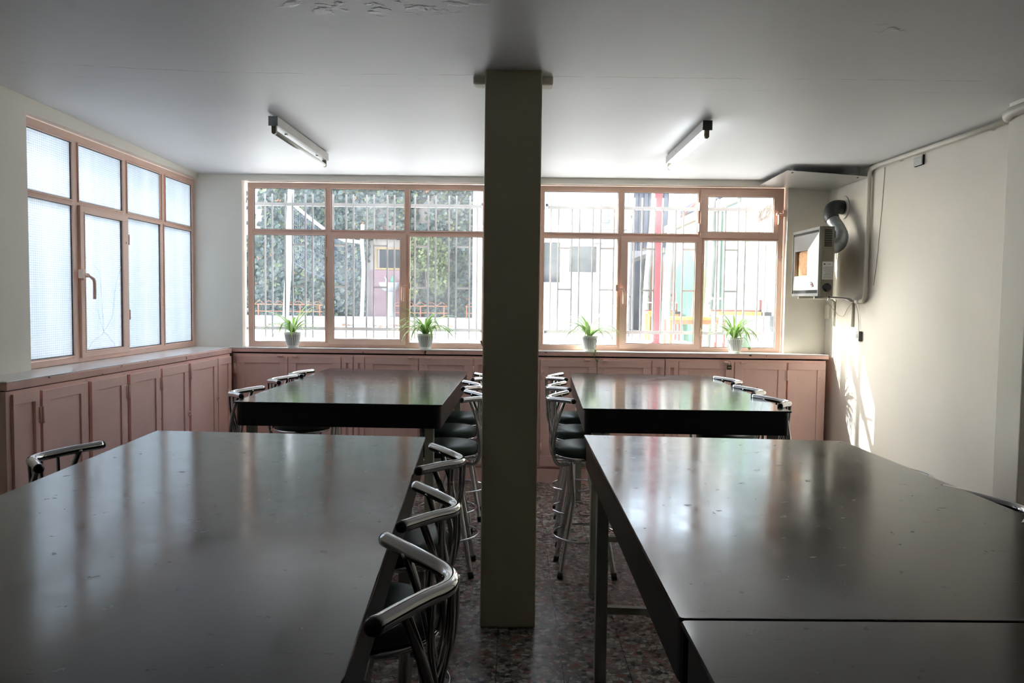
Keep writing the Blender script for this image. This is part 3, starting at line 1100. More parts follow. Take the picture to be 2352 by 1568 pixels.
# ------------------------------------------------------------------ tables
def table(label, quad, legs=True, stretch=True):
    """quad: near-left, near-right, far-right, far-left corners of the top"""
    cx = sum(p[0] for p in quad) / 4
    cy = sum(p[1] for p in quad) / 4
    root = thing('table', label, 'table', (cx, cy, 0), group='black metal-topped work tables')
    MB().prism(round_poly(quad, 0.012, 3), 0.992, 1.0).build('table_top', MT['table'], root, bevel=0.003)
    out = round_poly(inset_poly(quad, 0.008), 0.035, 5)
    inn = inset_poly(out, 0.022)
    MB().ring_prism(out, inn, 0.872, 0.9915).build('apron', MT['apron'], root)
    q = inset_poly(quad, 0.075)
    first = None
    for x, y in q:
        MB().box(x - 0.024, x + 0.024, y - 0.024, y + 0.024, 0.0, 0.9905).build('leg', MT['leg'], root, bevel=0.003)
    for i, j in ((0, 1), (3, 2)):
        a, b = Vector(q[i]), Vector(q[j])
        mb = MB()
        mb.box(0, (b - a).length - 0.048, -0.014, 0.014, 0.282, 0.310)
        ang = math.atan2((b - a).y, (b - a).x)
        mb.xform(Matrix.Translation((a.x + 0.024 * math.cos(ang), a.y + 0.024 * math.sin(ang), 0)) @ Matrix.Rotation(ang, 4, 'Z'))
        mb.build('stretcher', MT['leg'], root)
    return root


table('black metal-topped table standing before the ivy window, left of the pillar', [(-1.476, 4.086), (-0.363, 4.052), (-0.336, 5.987), (-1.451, 6.155)])
table('black metal-topped table right of the pillar, before the window with red post', [(0.371, 3.982), (1.447, 3.963), (1.493, 5.872), (0.450, 6.015)])
table('large black metal-topped table in the left foreground, mirroring ribbed window', [(-1.262, -0.75), (-0.142, -0.75), (-0.342, 3.095), (-1.461, 3.173)])
table('large black metal-topped table in the right foreground, beyond the top seam', [(0.297, 1.326), (1.385, 1.338), (1.345, 3.118), (0.301, 3.189)])
table('black table end butted nearest the camera at the bottom right', [(0.30, -0.55), (1.43, -0.55), (1.385, 1.333), (0.297, 1.321)])


# ------------------------------------------------------------------ stools
def make_stool():
    root = thing('bar_stool', 'x', 'bar stool')
    # back rail: bent tube, tips towards the table (+x), apex behind
    tip, apex = (-0.105, 0.205), -0.232
    zr = 1.004
    half = [(0.0, -0.008, -0.221), (0.034, -0.0075, -0.215), (0.062, -0.006, -0.199), (0.092, -0.003, -0.176), (0.146, 0.0, -0.138), (0.206, 0.002, -0.097)]
    pl = [(x, -y, zr + dz) for y, dz, x in reversed(half)] + [(x, y, zr + dz) for y, dz, x in half[1:]]
    pl = smooth_path(pl, 5)
    rail = MB().tube(pl, 0.0155, 14).build('back_rail', MT['chrome'], root, local=True)
    for s, i in ((-1, 0), (1, -1)):
        d = (Vector(pl[i]) - Vector(pl[1 if i == 0 else -2])).normalized()
        p0 = Vector(pl[i]) - d * 0.001
        MB().tube([p0, p0 + d * 0.004, p0 + d * 0.010, p0 + d * 0.012], [0.0149, 0.0149, 0.0120, 0.006], 14).build('end_cap', MT['rubber'], rail, local=True)
    # two stout side tubes hooking under the seat, thin rods between
    for s in (-1, 1):
        p = smooth_path([(-0.138, s * 0.132, zr), (-0.172, s * 0.122, 0.90), (-0.195, s * 0.105, 0.78), (-0.196, s * 0.092, 0.69),
                         (-0.170, s * 0.082, 0.635), (-0.115, s * 0.07, 0.630), (-0.03, s * 0.05, 0.652)], 6)
        MB().tube(p, 0.0095, 10).build('side_tube', MT['chrome'], root, local=True)
    for yt, yb in ((-0.078, -0.066), (-0.035, -0.040), (0.0, -0.012), (0.035, 0.020), (0.078, 0.055)):
        xt = -0.188 if abs(yt) > 0.06 else (-0.222 if abs(yt) > 0.01 else -0.230)
        p = smooth_path([(xt, yt, zr), (xt + 0.004, yt * 0.9, 0.90), (-0.196, (yt + yb) / 2 * 0.85, 0.79), (-0.180, yb, 0.685)], 5)
        MB().tube(p, 0.0062, 8).build('back_rod', MT['chrome'], root, local=True)
    seat = MB()
    seat.lathe([(0.150, 0.684), (0.176, 0.687), (0.183, 0.695), (0.184, 0.716), (0.180, 0.728), (0.168, 0.736), (0.12, 0.742), (0.02, 0.744)], seg=32)
    seat.build('seat', MT['vinyl'], root, local=True)
    ring = [(0.178 * math.cos(2 * PI * k / 32), 0.178 * math.sin(2 * PI * k / 32), 0.676) for k in range(32)]
    mb = MB().tube(ring, 0.010, 8, closed=True)
    mb.lathe([(0.13, 0.652), (0.172, 0.668), (0.172, 0.683)], seg=32)
    mb.build('seat_ring', MT['chrome'], root, local=True)
    for sx in (-1, 1):
        for sy in (-1, 1):
            p = smooth_path([(sx * 0.098, sy * 0.098, 0.66), (sx * 0.088, sy * 0.088, 0.54), (sx * 0.081, sy * 0.081, 0.43), (sx * 0.092, sy * 0.092, 0.34),
                             (sx * 0.116, sy * 0.115, 0.213), (sx * 0.152, sy * 0.148, 0.012)], 5)
            leg = MB().tube(p, 0.0150, 12).build('leg', MT['chrome'], root, local=True)
            d = (Vector(p[-1]) - Vector(p[-2])).normalized()
            e = Vector(p[-1])
            MB().tube([e - d * 0.022, Vector((e.x + d.x * 0.01, e.y + d.y * 0.01, 0.0))], 0.0168, 12).build('foot_cap', MT['rubber'], leg, local=True)
    ring = [(0.186 * math.cos(2 * PI * k / 40), 0.186 * math.sin(2 * PI * k / 40), 0.213) for k in range(40)]
    MB().tube(ring, 0.0068, 8, closed=True).build('foot_ring', MT['chrome'], root, local=True)
    return root


STOOLS = [  # x, y, facing (0: table to +x, pi: table to -x), label
    (-0.338, 1.390, PI + 0.12, 'chrome-backed stool nearest the camera at the left foreground table'),
    (-0.365, 2.035, PI + 0.04, 'second chrome-backed stool from the camera at the left foreground table'),
    (-0.390, 2.650, PI + 0.0, 'third chrome-backed stool, at the aisle-side far corner of the left foreground table'),
    (-1.395, 2.620, 0.05, 'lone chrome-backed stool between the left foreground table and left cabinets'),
    (-1.405, 4.480, 0.03, 'nearest of three chrome stools on the cabinet side of the far left table'),
    (-1.405, 5.190, 0.0, 'middle of three chrome stools on the cabinet side of the far left table'),
    (-1.390, 5.630, 0.06, 'farthest of three chrome stools on the cabinet side of the far left table'),
    (-0.368, 4.410, PI, 'nearest of three green-seated stools between the far left table and pillar'),
    (-0.405, 4.950, PI + 0.05, 'middle of three green-seated stools between the far left table and pillar'),
    (-0.365, 5.520, PI, 'farthest of three green-seated stools between the far left table and pillar'),
    (0.434, 4.420, 0.02, 'nearest of three green-seated stools on the aisle side of the far right table'),
    (0.455, 4.970, 0.0, 'middle of three green-seated stools on the aisle side of the far right table'),
    (0.478, 5.600, 0.0, 'farthest of three green-seated stools on the aisle side of the far right table'),
    (1.335, 4.330, PI + 0.04, 'nearest of three chrome stools between the far right table and right wall'),
    (1.360, 4.850, PI, 'middle of three chrome stools between the far right table and right wall'),
    (1.395, 5.440, PI + 0.05, 'farthest of three chrome stools between the far right table and right wall'),
    (1.225, 2.160, PI - 0.05, 'chrome rail stool showing past the right foreground table edge, nearer camera'),
    (1.190, 2.600, PI, 'chrome stool barely showing past the right foreground table, before the right wall'),
]
proto = make_stool()
for i, (x, y, a, lb) in enumerate(STOOLS):
    o = proto if i == 0 else copy_tree(proto)
    o.scale = (1, 1, 1)
    o.location = (x, y, 0)
    o.rotation_euler = (0, 0, a)
    if i == 0:
        o.scale = (1.05, 1.08, 1.035)
    if i >= 16:
        o.scale = (1, 1, 0.981 if i == 16 else 0.974)
    tag(o, lb, 'bar stool', 'chrome bar stools with green seats')


# ------------------------------------------------------------------ ceiling lamps
def lamp(label, x0, y0, x1, y1, lit):
    L = math.hypot(x1 - x0, y1 - y0)
    a = math.atan2(y1 - y0, x1 - x0) - PI / 2
    root = thing('fluorescent_lamp', label, 'ceiling lamp', (x0, y0, 2.602), a, 'fluorescent batten lamps')
    mb = MB().box(-0.026, 0.026, 0.0, L, -0.058, -0.006)
    mb.box(-0.012, 0.012, 0.03, 0.08, -0.006, 0.003)
    mb.box(-0.012, 0.012, L - 0.08, L - 0.03, -0.006, 0.003)
    mb.build('batten', MT['white_dirty'], root, local=True, bevel=0.002)
    MB().box(-0.027, 0.027, -0.006, 0.0, -0.060, -0.005).build('end_plate', MT['dark_metal'] if lit else MT['galv'], root, local=True)
    for y in (0.006, L - 0.03):
        mb = MB()
        pr = [(-0.013, -0.057), (-0.013, -0.092)] + [(0.013 * math.cos(t), -0.092 + 0.013 * math.sin(t)) for t in [PI + k * PI / 8 for k in range(1, 8)]] + [(0.013, -0.092), (0.013, -0.057)]
        n = len(pr)
        b = len(mb.v)
        mb.v += [(x, y, z) for x, z in pr] + [(x, y + 0.022, z) for x, z in pr]
        mb.f += [tuple(range(n)), tuple(reversed(range(n, 2 * n)))]
        mb.f += [((i + 1) % n, i, n + i, n + (i + 1) % n) for i in range(n)]
        mb.mi += [0] * (n + 2)
        mb.sm += [False] * (n + 2)
        mb.build('socket', MT['socket'], root, local=True)
    MB().tube([(0, 0.026, -0.090), (0, L - 0.028, -0.090)], 0.0135, 16).build('tube', MT['tube_on'] if lit else MT['tube_off'], root, local=True)
    for y in (0.20 * L, 0.80 * L):
        MB().box(-0.006, 0.006, y, y + 0.02, -0.064, -0.0575).build('clip', MT['galv'], root, local=True)
    return root


lamp('unlit white fluorescent batten on the ceiling left of the pillar', -1.392, 4.53, -1.366, 5.66, False)
lamp('lit fluorescent batten on the ceiling right of the pillar', 1.108, 4.51, 1.112, 5.61, True)


# ------------------------------------------------------------------ gas heater, flue, hood, pipe
hx0, hx1, hy0, hy1, hz0, hz1 = 2.372, 2.480, 6.015, 6.585, 1.615, 2.155
root = thing('gas_heater', 'wall-hung steel gas heater with orange ceramic burner, right corner', 'heater', (2.43, 6.3, 1.61))
MB().box(hx0 + 0.012, hx1, hy0, hy1, hz0, hz1).build('case', MT['olive'], root, bevel=0.004)
mb = MB()     # steel surround: outer rim and four sloping faces down to the burner opening
X0, X1 = hx0, hx0 + 0.012
bars_frame(mb, lambda u, z, w: (hx0 - w, u, z), hy0 + 0.002, hy1 - 0.002, hz0 + 0.002, hz1 - 0.002, (0.012, 0.022, 0.012, 0.022), -0.014, 0.008)
oy0, oy1, oz0, oz1 = hy0 + 0.016, hy1 - 0.016, hz0 + 0.050, hz1 - 0.042
iy0, iy1, iz0, iz1 = hy0 + 0.150, hy1 - 0.150, hz0 + 0.165, hz1 - 0.175
xo, xi = hx0 - 0.004, hx0 - 0.040
b = len(mb.v)
mb.v += [(xo, oy0, oz0), (xo, oy1, oz0), (xo, oy1, oz1), (xo, oy0, oz1), (xi, iy0, iz0), (xi, iy1, iz0), (xi, iy1, iz1), (xi, iy0, iz1)]
mb.v += [(xo + 0.010, oy0, oz0), (xo + 0.010, oy1, oz0), (xo + 0.010, oy1, oz1), (xo + 0.010, oy0, oz1), (xi + 0.030, iy0, iz0), (xi + 0.030, iy1, iz0), (xi + 0.030, iy1, iz1), (xi + 0.030, iy0, iz1)]
for k in range(4):
    j = (k + 1) % 4
    mb.f += [(b + j, b + k, b + 4 + k, b + 4 + j), (b + k + 4, b + 12 + k, b + 12 + j, b + 4 + j), (b + k, b + j, b + 8 + j, b + 8 + k)]
    mb.mi += [0, 0, 0]
    mb.sm += [False] * 3
mb.build('surround', MT['steel'], root)
MB().box(hx0 - 0.0025, hx0 + 0.0115, hy0 + 0.014, hy1 - 0.014, hz0 + 0.022, hz1 - 0.022).build('shadow_plate', MT['gap'], root)
br = MB().box(hx0 - 0.008, hx0 - 0.003, iy0 - 0.004, iy1 + 0.004, iz0 - 0.004, iz1 + 0.004)
for i in range(9):
    for j in range(12):
        yy = iy0 + 0.012 + i * (iy1 - iy0 - 0.024) / 9
        zz = iz0 + 0.008 + j * (iz1 - iz0 - 0.016) / 12
        br.box(hx0 - 0.014, hx0 - 0.008, yy + 0.003, yy + 0.022, zz + 0.0025, zz + 0.0125)
br.build('burner', MT['ceramic'], root)
mb = MB()
for k in range(10):
    z = hz1 - 0.155 + k * 0.0135
    mb.box(hx0 + 0.030, hx1 - 0.020, hy0 - 0.003, hy0 + 0.001, z, z + 0.007)
mb.build('louvre', MT['gap'], root)
lab = MB().box(hx0 + 0.020, hx1 - 0.006, hy0 - 0.0018, hy0 + 0.0005, hz0 + 0.130, hz0 + 0.268).build('label', MT['paper'], root)
tag(lab, 'white printed rating label')
mb = MB()
mb.box(hx0 + 0.030, hx0 + 0.042, hy0 - 0.0026, hy0 - 0.0015, hz0 + 0.243, hz0 + 0.254)
for a_, b_ in ((0.056, 0.062), (0.065, 0.069), (0.071, 0.083)):
    mb.box(hx0 + a_, hx0 + b_, hy0 - 0.0026, hy0 - 0.0015, hz0 + 0.247, hz0 + 0.251)
rn = random.Random(3)
for r in range(13):
    z = hz0 + 0.140 + r * 0.0073
    x = hx0 + 0.024 + rn.random() * 0.02
    while x < hx1 - 0.014:
        w_ = 0.003 + rn.random() * 0.008
        mb.box(x, min(x + w_, hx1 - 0.010), hy0 - 0.0026, hy0 - 0.0015, z, z + 0.0022)
        x += w_ + 0.0022
mb.build('label_print', MT['ink'], lab)
kn = MB().lathe([(0.033, 0.0), (0.033, 0.006), (0.029, 0.010), (0.026, 0.020), (0.020, 0.023)], seg=24, axis='y')
kn.v = [(x + hx0 + 0.062, hy0 - y, z + hz0 + 0.068) for x, y, z in kn.v]
kn.build('knob', MT['rubber'], root)
# small badge on the lower steel face
mb = MB()
by, bz = hy0 + 0.105, hz0 + 0.092
fx = lambda z: xo + (xi - xo) * (z - oz0) / (iz0 - oz0) - 0.002


def on_face(mb, y0, y1, z0, z1, m, d=0.0):
    mb.quadbox([(fx(z0) - d - 0.001, y0, z0), (fx(z0) - d, y0, z0), (fx(z0) - d, y1, z0), (fx(z0) - d - 0.001, y1, z0),
                (fx(z1) - d - 0.001, y0, z1), (fx(z1) - d, y0, z1), (fx(z1) - d, y1, z1), (fx(z1) - d - 0.001, y1, z1)], m)


on_face(mb, by - 0.022, by + 0.022, bz - 0.019, bz + 0.019, 0)
on_face(mb, by - 0.018, by + 0.018, bz - 0.015, bz + 0.015, 1, 0.001)
for q in range(3):
    on_face(mb, by - 0.012 + q * 0.009, by - 0.007 + q * 0.009, bz - 0.008, bz + 0.007, 2, 0.002)
mb.build('badge', [MT['ink'], MT['paper'], MT['red_ink']], root)
# bracket arms to the wall
for y in (6.16, 6.50):
    w = wr(y)
    p = [(hx0 + 0.02, y, hz0 - 0.008), (hx1 + 0.06, y, hz0 - 0.010), (w - 0.035, y, hz0 - 0.020), (w - 0.012, y, hz0 - 0.040), (w - 0.008, y, hz0 - 0.09), (w - 0.008, y, hz0 - 0.24)]
    MB().tube(p, 0.011, 8).build('bracket', MT['pipe'], root)
mb = MB().lathe([(0.008, 0), (0.008, 0.035)], seg=10, axis='z')
mb.v = [(x + hx1 - 0.02, y + hy0 + 0.02, z + hz0 - 0.035) for x, y, z in mb.v]
mb.build('gas_tap', MT['chrome'], root)

# flue: corrugated elbows from the back of the heater up and into the wall
w = wr(6.40)
root = thing('flue_pipe', 'bent galvanised flue from the heater back up into the wall hole', 'flue pipe', (2.6, 6.3, 1.97))
MT['flue'] = paint('black_flue', (0.05, 0.055, 0.055), 0.45, 0.2, 10, metal=0.5)
p = smooth_path([(2.479, 6.10, 2.00), (2.515, 6.10, 2.005), (2.562, 6.12, 2.035), (2.585, 6.15, 2.095), (2.575, 6.19, 2.16), (2.555, 6.24, 2.22),
                 (2.555, 6.29, 2.275), (2.585, 6.33, 2.325), (2.635, 6.36, 2.345), (w - 0.002, 6.39, 2.345)], 8)
R = [0.053 + (0.0028 if (i % 2 == 0 and not 26 < i < 44) else 0) for i in range(len(p))]
MB().tube(p[:42], R[:42], 20).build('lower_duct', MT['galv'], root)
MB().tube(p[40:], [r + 0.0015 for r in R[40:]], 20).build('upper_elbow', MT['flue'], root)
col = MB().lathe([(0.094, 0), (0.094, 0.006), (0.088, 0.009), (0.062, 0.010)], seg=28, axis='x')
col.v = [(w - 0.001 - x, y + 6.39, z + 2.345) for x, y, z in col.v]
col.build('wall_collar', MT['wall'], root)

# sheet-metal deflector hung below the ceiling
root = thing('heat_deflector', 'flat aluminium sheet hung under the ceiling above the heater', 'deflector plate', (2.39, 6.28, 2.5))
qd = [(2.075, 5.935, 2.562), (2.695, 5.935, 2.522), (2.690, 6.672, 2.516), (2.085, 6.672, 2.556)]
mb = MB().quadbox([(x, y, z) for x, y, z in qd] + [(x, y, z + 0.003) for x, y, z in qd])
mb.build('sheet', MT['plate'], root)
mb = MB()
for x, y in ((2.13, 5.99), (2.63, 5.99), (2.12, 6.60), (2.60, 6.60)):
    z = 2.562 - 0.064 * (x - 2.075)
    mb.box(x - 0.006, x + 0.006, y - 0.006, y + 0.006, z - 0.006, z)
mb.build('screw', MT['dark_metal'], root)
for x, y in ((2.13, 6.0), (2.64, 6.0)):
    MB().box(x - 0.010, x + 0.010, y - 0.003, y + 0.003, 2.562 - 0.064 * (x - 2.075) - 0.001, 2.604).build('strap', MT['galv'], root)

# gas pipe along the top of the right wall and down to the heater
p = [(wr(4.06) - 0.024, 4.06, 2.575), (wr(5.0) - 0.024, 5.0, 2.580), (wr(5.85) - 0.024, 5.85, 2.585)]
p += [(wr(5.92) - 0.024, 5.90, 2.578), (wr(5.92) - 0.024, 5.925, 2.553), (wr(5.92) - 0.024, 5.93, 2.51)]
p += [(wr(5.93) - 0.024, 5.93, 2.0), (wr(5.93) - 0.024, 5.93, 1.63), (wr(5.93) - 0.024, 5.94, 1.60), (wr(5.93) - 0.024, 5.965, 1.583), (wr(6.0) - 0.024, 6.02, 1.578)]
root = thing('gas_pipe', 'cream gas pipe under the ceiling, dropping down the right wall to heater', 'pipe', (2.68, 5.9, 1.58))
MB().tube(p, 0.0165, 12).build('run', MT['pipe'], root)
for yy, zz in ((5.50, 2.583), (4.5, 2.578)):
    MB().tube([(wr(yy) - 0.002, yy, zz), (wr(yy) - 0.024, yy, zz)], 0.022, 10).build('clip', MT['pipe'], root)
MB().tube([(wr(6.0) - 0.024, 6.015, 1.578), (wr(6.0) - 0.024, 6.075, 1.577)], 0.018, 10).build('coupling', MT['white_metal'], root)
MB().tube(smooth_path([(wr(6.0) - 0.024, 6.07, 1.577), (wr(6.1) - 0.05, 6.11, 1.580), (2.60, 6.10, 1.60), (hx1 - 0.015, hy0 + 0.03, hz0 - 0.012)], 6), 0.006, 8).build('hose', MT['chrome'], root)
# short thick pipe on the pier head
w = 2.57
MB_ = MB().tube([(w - 0.028, 3.40, 2.545), (w - 0.028, 4.02, 2.545)] + [(w - 0.026, 4.055, 2.54), (w - 0.005, 4.085, 2.535), (w + 0.03, 4.11, 2.535), (wr(4.1) + 0.0, 4.115, 2.535)], 0.027, 14)
tag(MB_.build('water_pipe', MT['pipe'], origin=(w, 3.8, 2.545)), 'thick cream pipe end elbowing round the pier head at right edge', 'pipe')

# vent grating, socket boxes and cable on the right wall
y = 5.27
w = wr(y)
root = thing('vent_grating', 'small white slatted vent grating under the pipe on the right wall', 'vent', (w, y, 2.53))
mb = MB().box(w - 0.012, w, y - 0.055, y + 0.055, 2.490, 2.556)
mb.build('plate', MT['gap'], root)
mb = MB()
for k in range(7):
    z = 2.492 + k * 0.0092
    mb.quadbox([(w - 0.020, y - 0.055, z), (w - 0.012, y - 0.055, z + 0.001), (w - 0.012, y + 0.055, z + 0.001), (w - 0.020, y + 0.055, z),
                (w - 0.020, y - 0.055, z + 0.007), (w - 0.012, y - 0.055, z + 0.008), (w - 0.012, y + 0.055, z + 0.008), (w - 0.020, y + 0.055, z + 0.007)])
mb.build('slats', MT['white_metal'], root)
y = 6.02
w = wr(y)
root = thing('wall_socket', 'surface-mounted wall socket in the sun patch beneath the heater', 'socket', (w, y, 1.31))
MB().box(w - 0.028, w, y - 0.014, y + 0.045, 1.272, 1.348).build('box', MT['white_metal'], root, bevel=0.004)
MB().box(w - 0.027, w - 0.002, y - 0.017, y - 0.0138, 1.270, 1.346).build('side_shade', MT['dark_metal'], root)  # dark sheet standing in for shade on the near side of the box
MB().tube([(w - 0.031, y + 0.015, 1.31), (w - 0.027, y + 0.015, 1.31)], 0.016, 14).build('outlet', MT['pot_rib'], root)
root = thing('cable', 'thin pale cable looping from the heater down to the wall socket', 'cable', (w, 6.1, 1.45))
pts = [(2.60, 6.48, hz0 - 0.02), (2.655, 6.46, 1.53), (wr(6.4) - 0.02, 6.40, 1.47), (wr(6.3) - 0.018, 6.30, 1.46), (wr(6.2) - 0.02, 6.22, 1.53), (wr(6.1) - 0.022, 6.12, 1.58)]
MB().tube(smooth_path(pts, 8), 0.0028, 6).build('loop', MT['cord'], root)
MB().tube(smooth_path([(wr(6.1) - 0.02, 6.11, 1.58), (w - 0.012, 6.07, 1.50), (w - 0.010, 6.055, 1.42), (w - 0.014, 6.035, 1.347)], 8), 0.0028, 6).build('lead', MT['cord'], root)
y = 6.62
w = wr(y)
tag(MB().box(w - 0.022, w, y - 0.035, y + 0.035, 1.43, 1.55).build('junction_box', MT['wall'], bevel=0.004, origin=(w, y, 1.49)),
    'cream junction box in the right corner below the heater', 'junction box')


y = 5.80
tag(MB().tube(smooth_path([(wr(5.74) - 0.004, 5.74, 2.56), (wr(5.76) - 0.004, 5.76, 2.3), (wr(5.80) - 0.004, 5.81, 1.9), (wr(5.84) - 0.004, 5.85, 1.70)], 6), 0.0028, 6)
    .build('wire', MT['pipe'], origin=(wr(y), y, 2.1)), 'thin cream wire running down the right wall beside the gas pipe', 'wire')
tag(MB().tube([(-0.272, 6.700, 1.205), (-0.262, 6.700, 1.185), (-0.236, 6.702, 1.1285)], [0.009, 0.010, 0.005], 8).build('stick', MT['stem'], origin=(-0.236, 6.702, 1.1285)),
    'short dark stick leaning on the worktop just behind the pillar', 'stick')


# ------------------------------------------------------------------ spider plants
def strip(mb, path, wid, up=Vector((0, 0, 1)), fold=0.25):
    """grass-like leaf: three verts across, along a path"""
    n = len(path)
    b = len(mb.v)
    P = [Vector(p) for p in path]
    for i in range(n):
        t = (P[min(i + 1, n - 1)] - P[max(i - 1, 0)]).normalized()
        s = t.cross(up)
        s = s.normalized() if s.length > 1e-4 else Vector((1, 0, 0))
        nn = s.cross(t)
        f = i / (n - 1)
        w = wid * min(1.0, 0.55 + 1.6 * f) * (1 - max(0, (f - 0.45) / 0.55) ** 1.6) + 0.0004
        for k in (-1, 0, 1):
            q = P[i] + s * (k * w) + nn * (abs(k) * w * fold)
            mb.v.append(tuple(q))
            mb.uv.append((0.5 + 0.5 * k, f))
    for i in range(n - 1):
        for k in (0, 1):
            a = b + i * 3 + k
            mb.f.append((a, a + 1, a + 4, a + 3))
            mb.mi.append(0)
            mb.sm.append(True)


def arch(base, az, length, rise, droop, n=11):
    """leaf path leaving base at azimuth az, rising then drooping"""
    out = []
    d = Vector((math.cos(az), math.sin(az), 0))
    e = rise
    p = Vector(base)
    st = length / (n - 1)
    for i in range(n):
        out.append(p.copy())
        p = p + (d * math.cos(e) + Vector((0, 0, 1)) * math.sin(e)) * st
        e -= droop / (n - 1)
    return out


def plant(label, x, y, seed, n, spread, extra=None, squash=0.45):
    rnd = random.Random(seed)
    root = thing('spider_plant', label, 'potted plant', (x, y, 1.1285), group='spider plants on the worktop')
    # tapered pot with grooves
    prof = [(0.043, 0.0), (0.046, 0.003), (0.050, 0.020), (0.058, 0.050), (0.066, 0.085), (0.0705, 0.112), (0.0725, 0.118), (0.0735, 0.124), (0.0735, 0.131),
            (0.070, 0.1335), (0.066, 0.130), (0.064, 0.118)]
    seg = 72
    mods = lambda k, i: (0.955 if (k % 3 == 1 and 2 <= i <= 5) else 1.0)
    pm = MB().lathe(prof, (0, 0, 0), seg, 0, mods=mods)
    for fi, f in enumerate(pm.f):
        if len(f) == 4:
            i, k = divmod(fi, seg)
            if 2 <= i <= 4 and k % 3 != 2:
                pm.mi[fi] = 1
    pm.build('pot', [MT['pot'], MT['pot_rib']], root, local=True)
    MB().lathe([(0.05, 0.09), (0.0635, 0.117), (0.03, 0.121)], seg=24).build('soil', MT['soil'], root, local=True)
    mb = MB()
    mb.uv = []
    for i in range(n):
        az = 2 * PI * i / n + rnd.uniform(-0.35, 0.35)
        # squeezed against the pane: fewer leaves straight back
        if math.sin(az) > 0.35:
            az = az + (PI if rnd.random() < 0.6 else 0)
        ln = 1.25 * spread * rnd.uniform(0.65, 1.15)
        rise = rnd.uniform(0.75, 1.48)
        dr = rnd.uniform(1.4, 2.6) * (1 if rise < 1.3 else 0.75)
        bx = 0.012 * math.cos(az)
        by_ = 0.010 * math.sin(az)
        path = arch((bx, by_, 0.118), az, ln, rise, dr)
        # keep leaves on the room side of the glass
        path = [Vector((q.x, min(q.y * (squash if q.y > 0 else 0.8), 0.045), max(q.z, 0.004 if abs(q.x) < 0.3 and q.y > -0.06 else q.z))) for q in path]
        strip(mb, path, rnd.uniform(0.0080, 0.0135))
    mb.build('leaves', MT['leaf'], root, local=True)
    if extra:
        extra(root)
    return root


def runner(path, babies, seed):
    def fn(root):
        rnd = random.Random(seed)
        mb = MB().tube(smooth_path(path, 6), 0.0015, 6)
        mb.build('runner', MT['stem'], root, local=True)
        lf = MB()
        lf.uv = []
        for (bx, by_, bz), s, cnt in babies:
            for k in range(cnt):
                az = 2 * PI * k / cnt + rnd.uniform(-0.3, 0.3)
                pth = arch((bx, by_, bz), az, s * rnd.uniform(0.7, 1.1), rnd.uniform(0.6, 1.4), rnd.uniform(0.6, 1.6), 7)
                pth = [Vector((q.x, min(q.y, by_ + 0.012), q.z)) for q in pth]
                strip(lf, pth, 0.0048)
        lf.build('plantlets', MT['leaf'], root, local=True)
    return fn


plant('spider plant in white ribbed pot before the leftmost clear pane', -1.886, 6.655, 11, 32, 0.29)
plant('bushy spider plant in white ribbed pot, left of the pillar below the handle sash', -0.745, 6.655, 5, 42, 0.30)
plant('spider plant in white ribbed pot with plantlets trailing over the worktop edge', 0.665, 6.648, 23, 32, 0.28,
      runner([(0.03, -0.04, 0.12), (0.050, -0.075, 0.09), (0.045, -0.09, 0.03), (0.035, -0.095, -0.01), (0.040, -0.105, -0.05), (0.055, -0.105, -0.085)],
             [((0.040, -0.100, -0.005), 0.055, 7), ((0.035, -0.104, -0.045), 0.05, 6), ((0.062, -0.106, -0.085), 0.06, 6)], 4))
plant('spider plant in white ribbed pot at the right end of the worktop', 1.908, 6.640, 31, 40, 0.30,
      runner([(0.03, -0.03, 0.12), (0.075, -0.05, 0.13), (0.105, -0.055, 0.08), (0.112, -0.055, 0.035)],
             [((0.112, -0.055, 0.03), 0.05, 9)], 9))

# ================================================================== THE YARD
ZG = 0.85
tag(MB().box(-16, 9, 6.79, 40, 0.5, ZG).build('yard_ground', MT['yard']), kind='structure')
tag(MB().box(-9.5, -0.80, 20.4, 22.4, ZG, 1.075).build('terrace', MT['kerb'], bevel=0.01), kind='structure')
tag(MB().box(-12.0, -0.6, 21.85, 22.1, ZG, 10.0).build('yard_wall', MT['render']), kind='structure')
tag(MB().box(-4.6, -4.4, 1.5, 7.55, ZG - 0.6, 4.0).build('alley_wall', MT['alley']), kind='structure')  # unseen wall, height set to keep direct sun off the ribbed window
tag(MB().box(-4.7, -4.4, 7.55, 8.56, ZG - 0.6, 5.7).build('sun_block_wall', MT['alley']), kind='structure')  # unseen block added to stop sun entering the window left of the pillar
tag(MB().box(-4.4, -2.9, 1.5, 6.86, 0.5, ZG - 0.05).build('alley_ground', MT['yard']), kind='structure')


def leaf_cloud(name, mat, items, parent=None):
    """items: (centre, normal, size, tint); one five-sided leaf each"""
    mb = MB()
    tints = []
    for c, nrm, s, t in items:
        nrm = Vector(nrm).normalized()
        u = nrm.orthogonal().normalized()
        a = random.uniform(0, 2 * PI)
        w = nrm.cross(u)
        u, w = u * math.cos(a) + w * math.sin(a), w * math.cos(a) - u * math.sin(a)
        c = Vector(c)
        b = len(mb.v)
        for (p, q, h) in ((0, -0.55, 0), (0.48, -0.35, 0.10), (0.42, 0.12, 0.06), (0, 0.62, -0.1), (-0.42, 0.12, 0.06), (-0.48, -0.35, 0.10)):
            mb.v.append(tuple(c + u * (p * s) + w * (q * s) + nrm * (h * s)))
        mb.f += [(b, b + 1, b + 2, b + 3), (b, b + 3, b + 4, b + 5)]
        mb.mi += [0, 0]
        mb.sm += [False, False]
        tints += [t] * 6
    o = mb.build(name, mat, parent)
    at = o.data.attributes.new('tint', 'FLOAT', 'POINT')
    at.data.foreach_set('value', tints)
    return o


def PX(px, y):      # image column of the yard view to room x at distance y
    return (px - 1177) * y / 1780.0


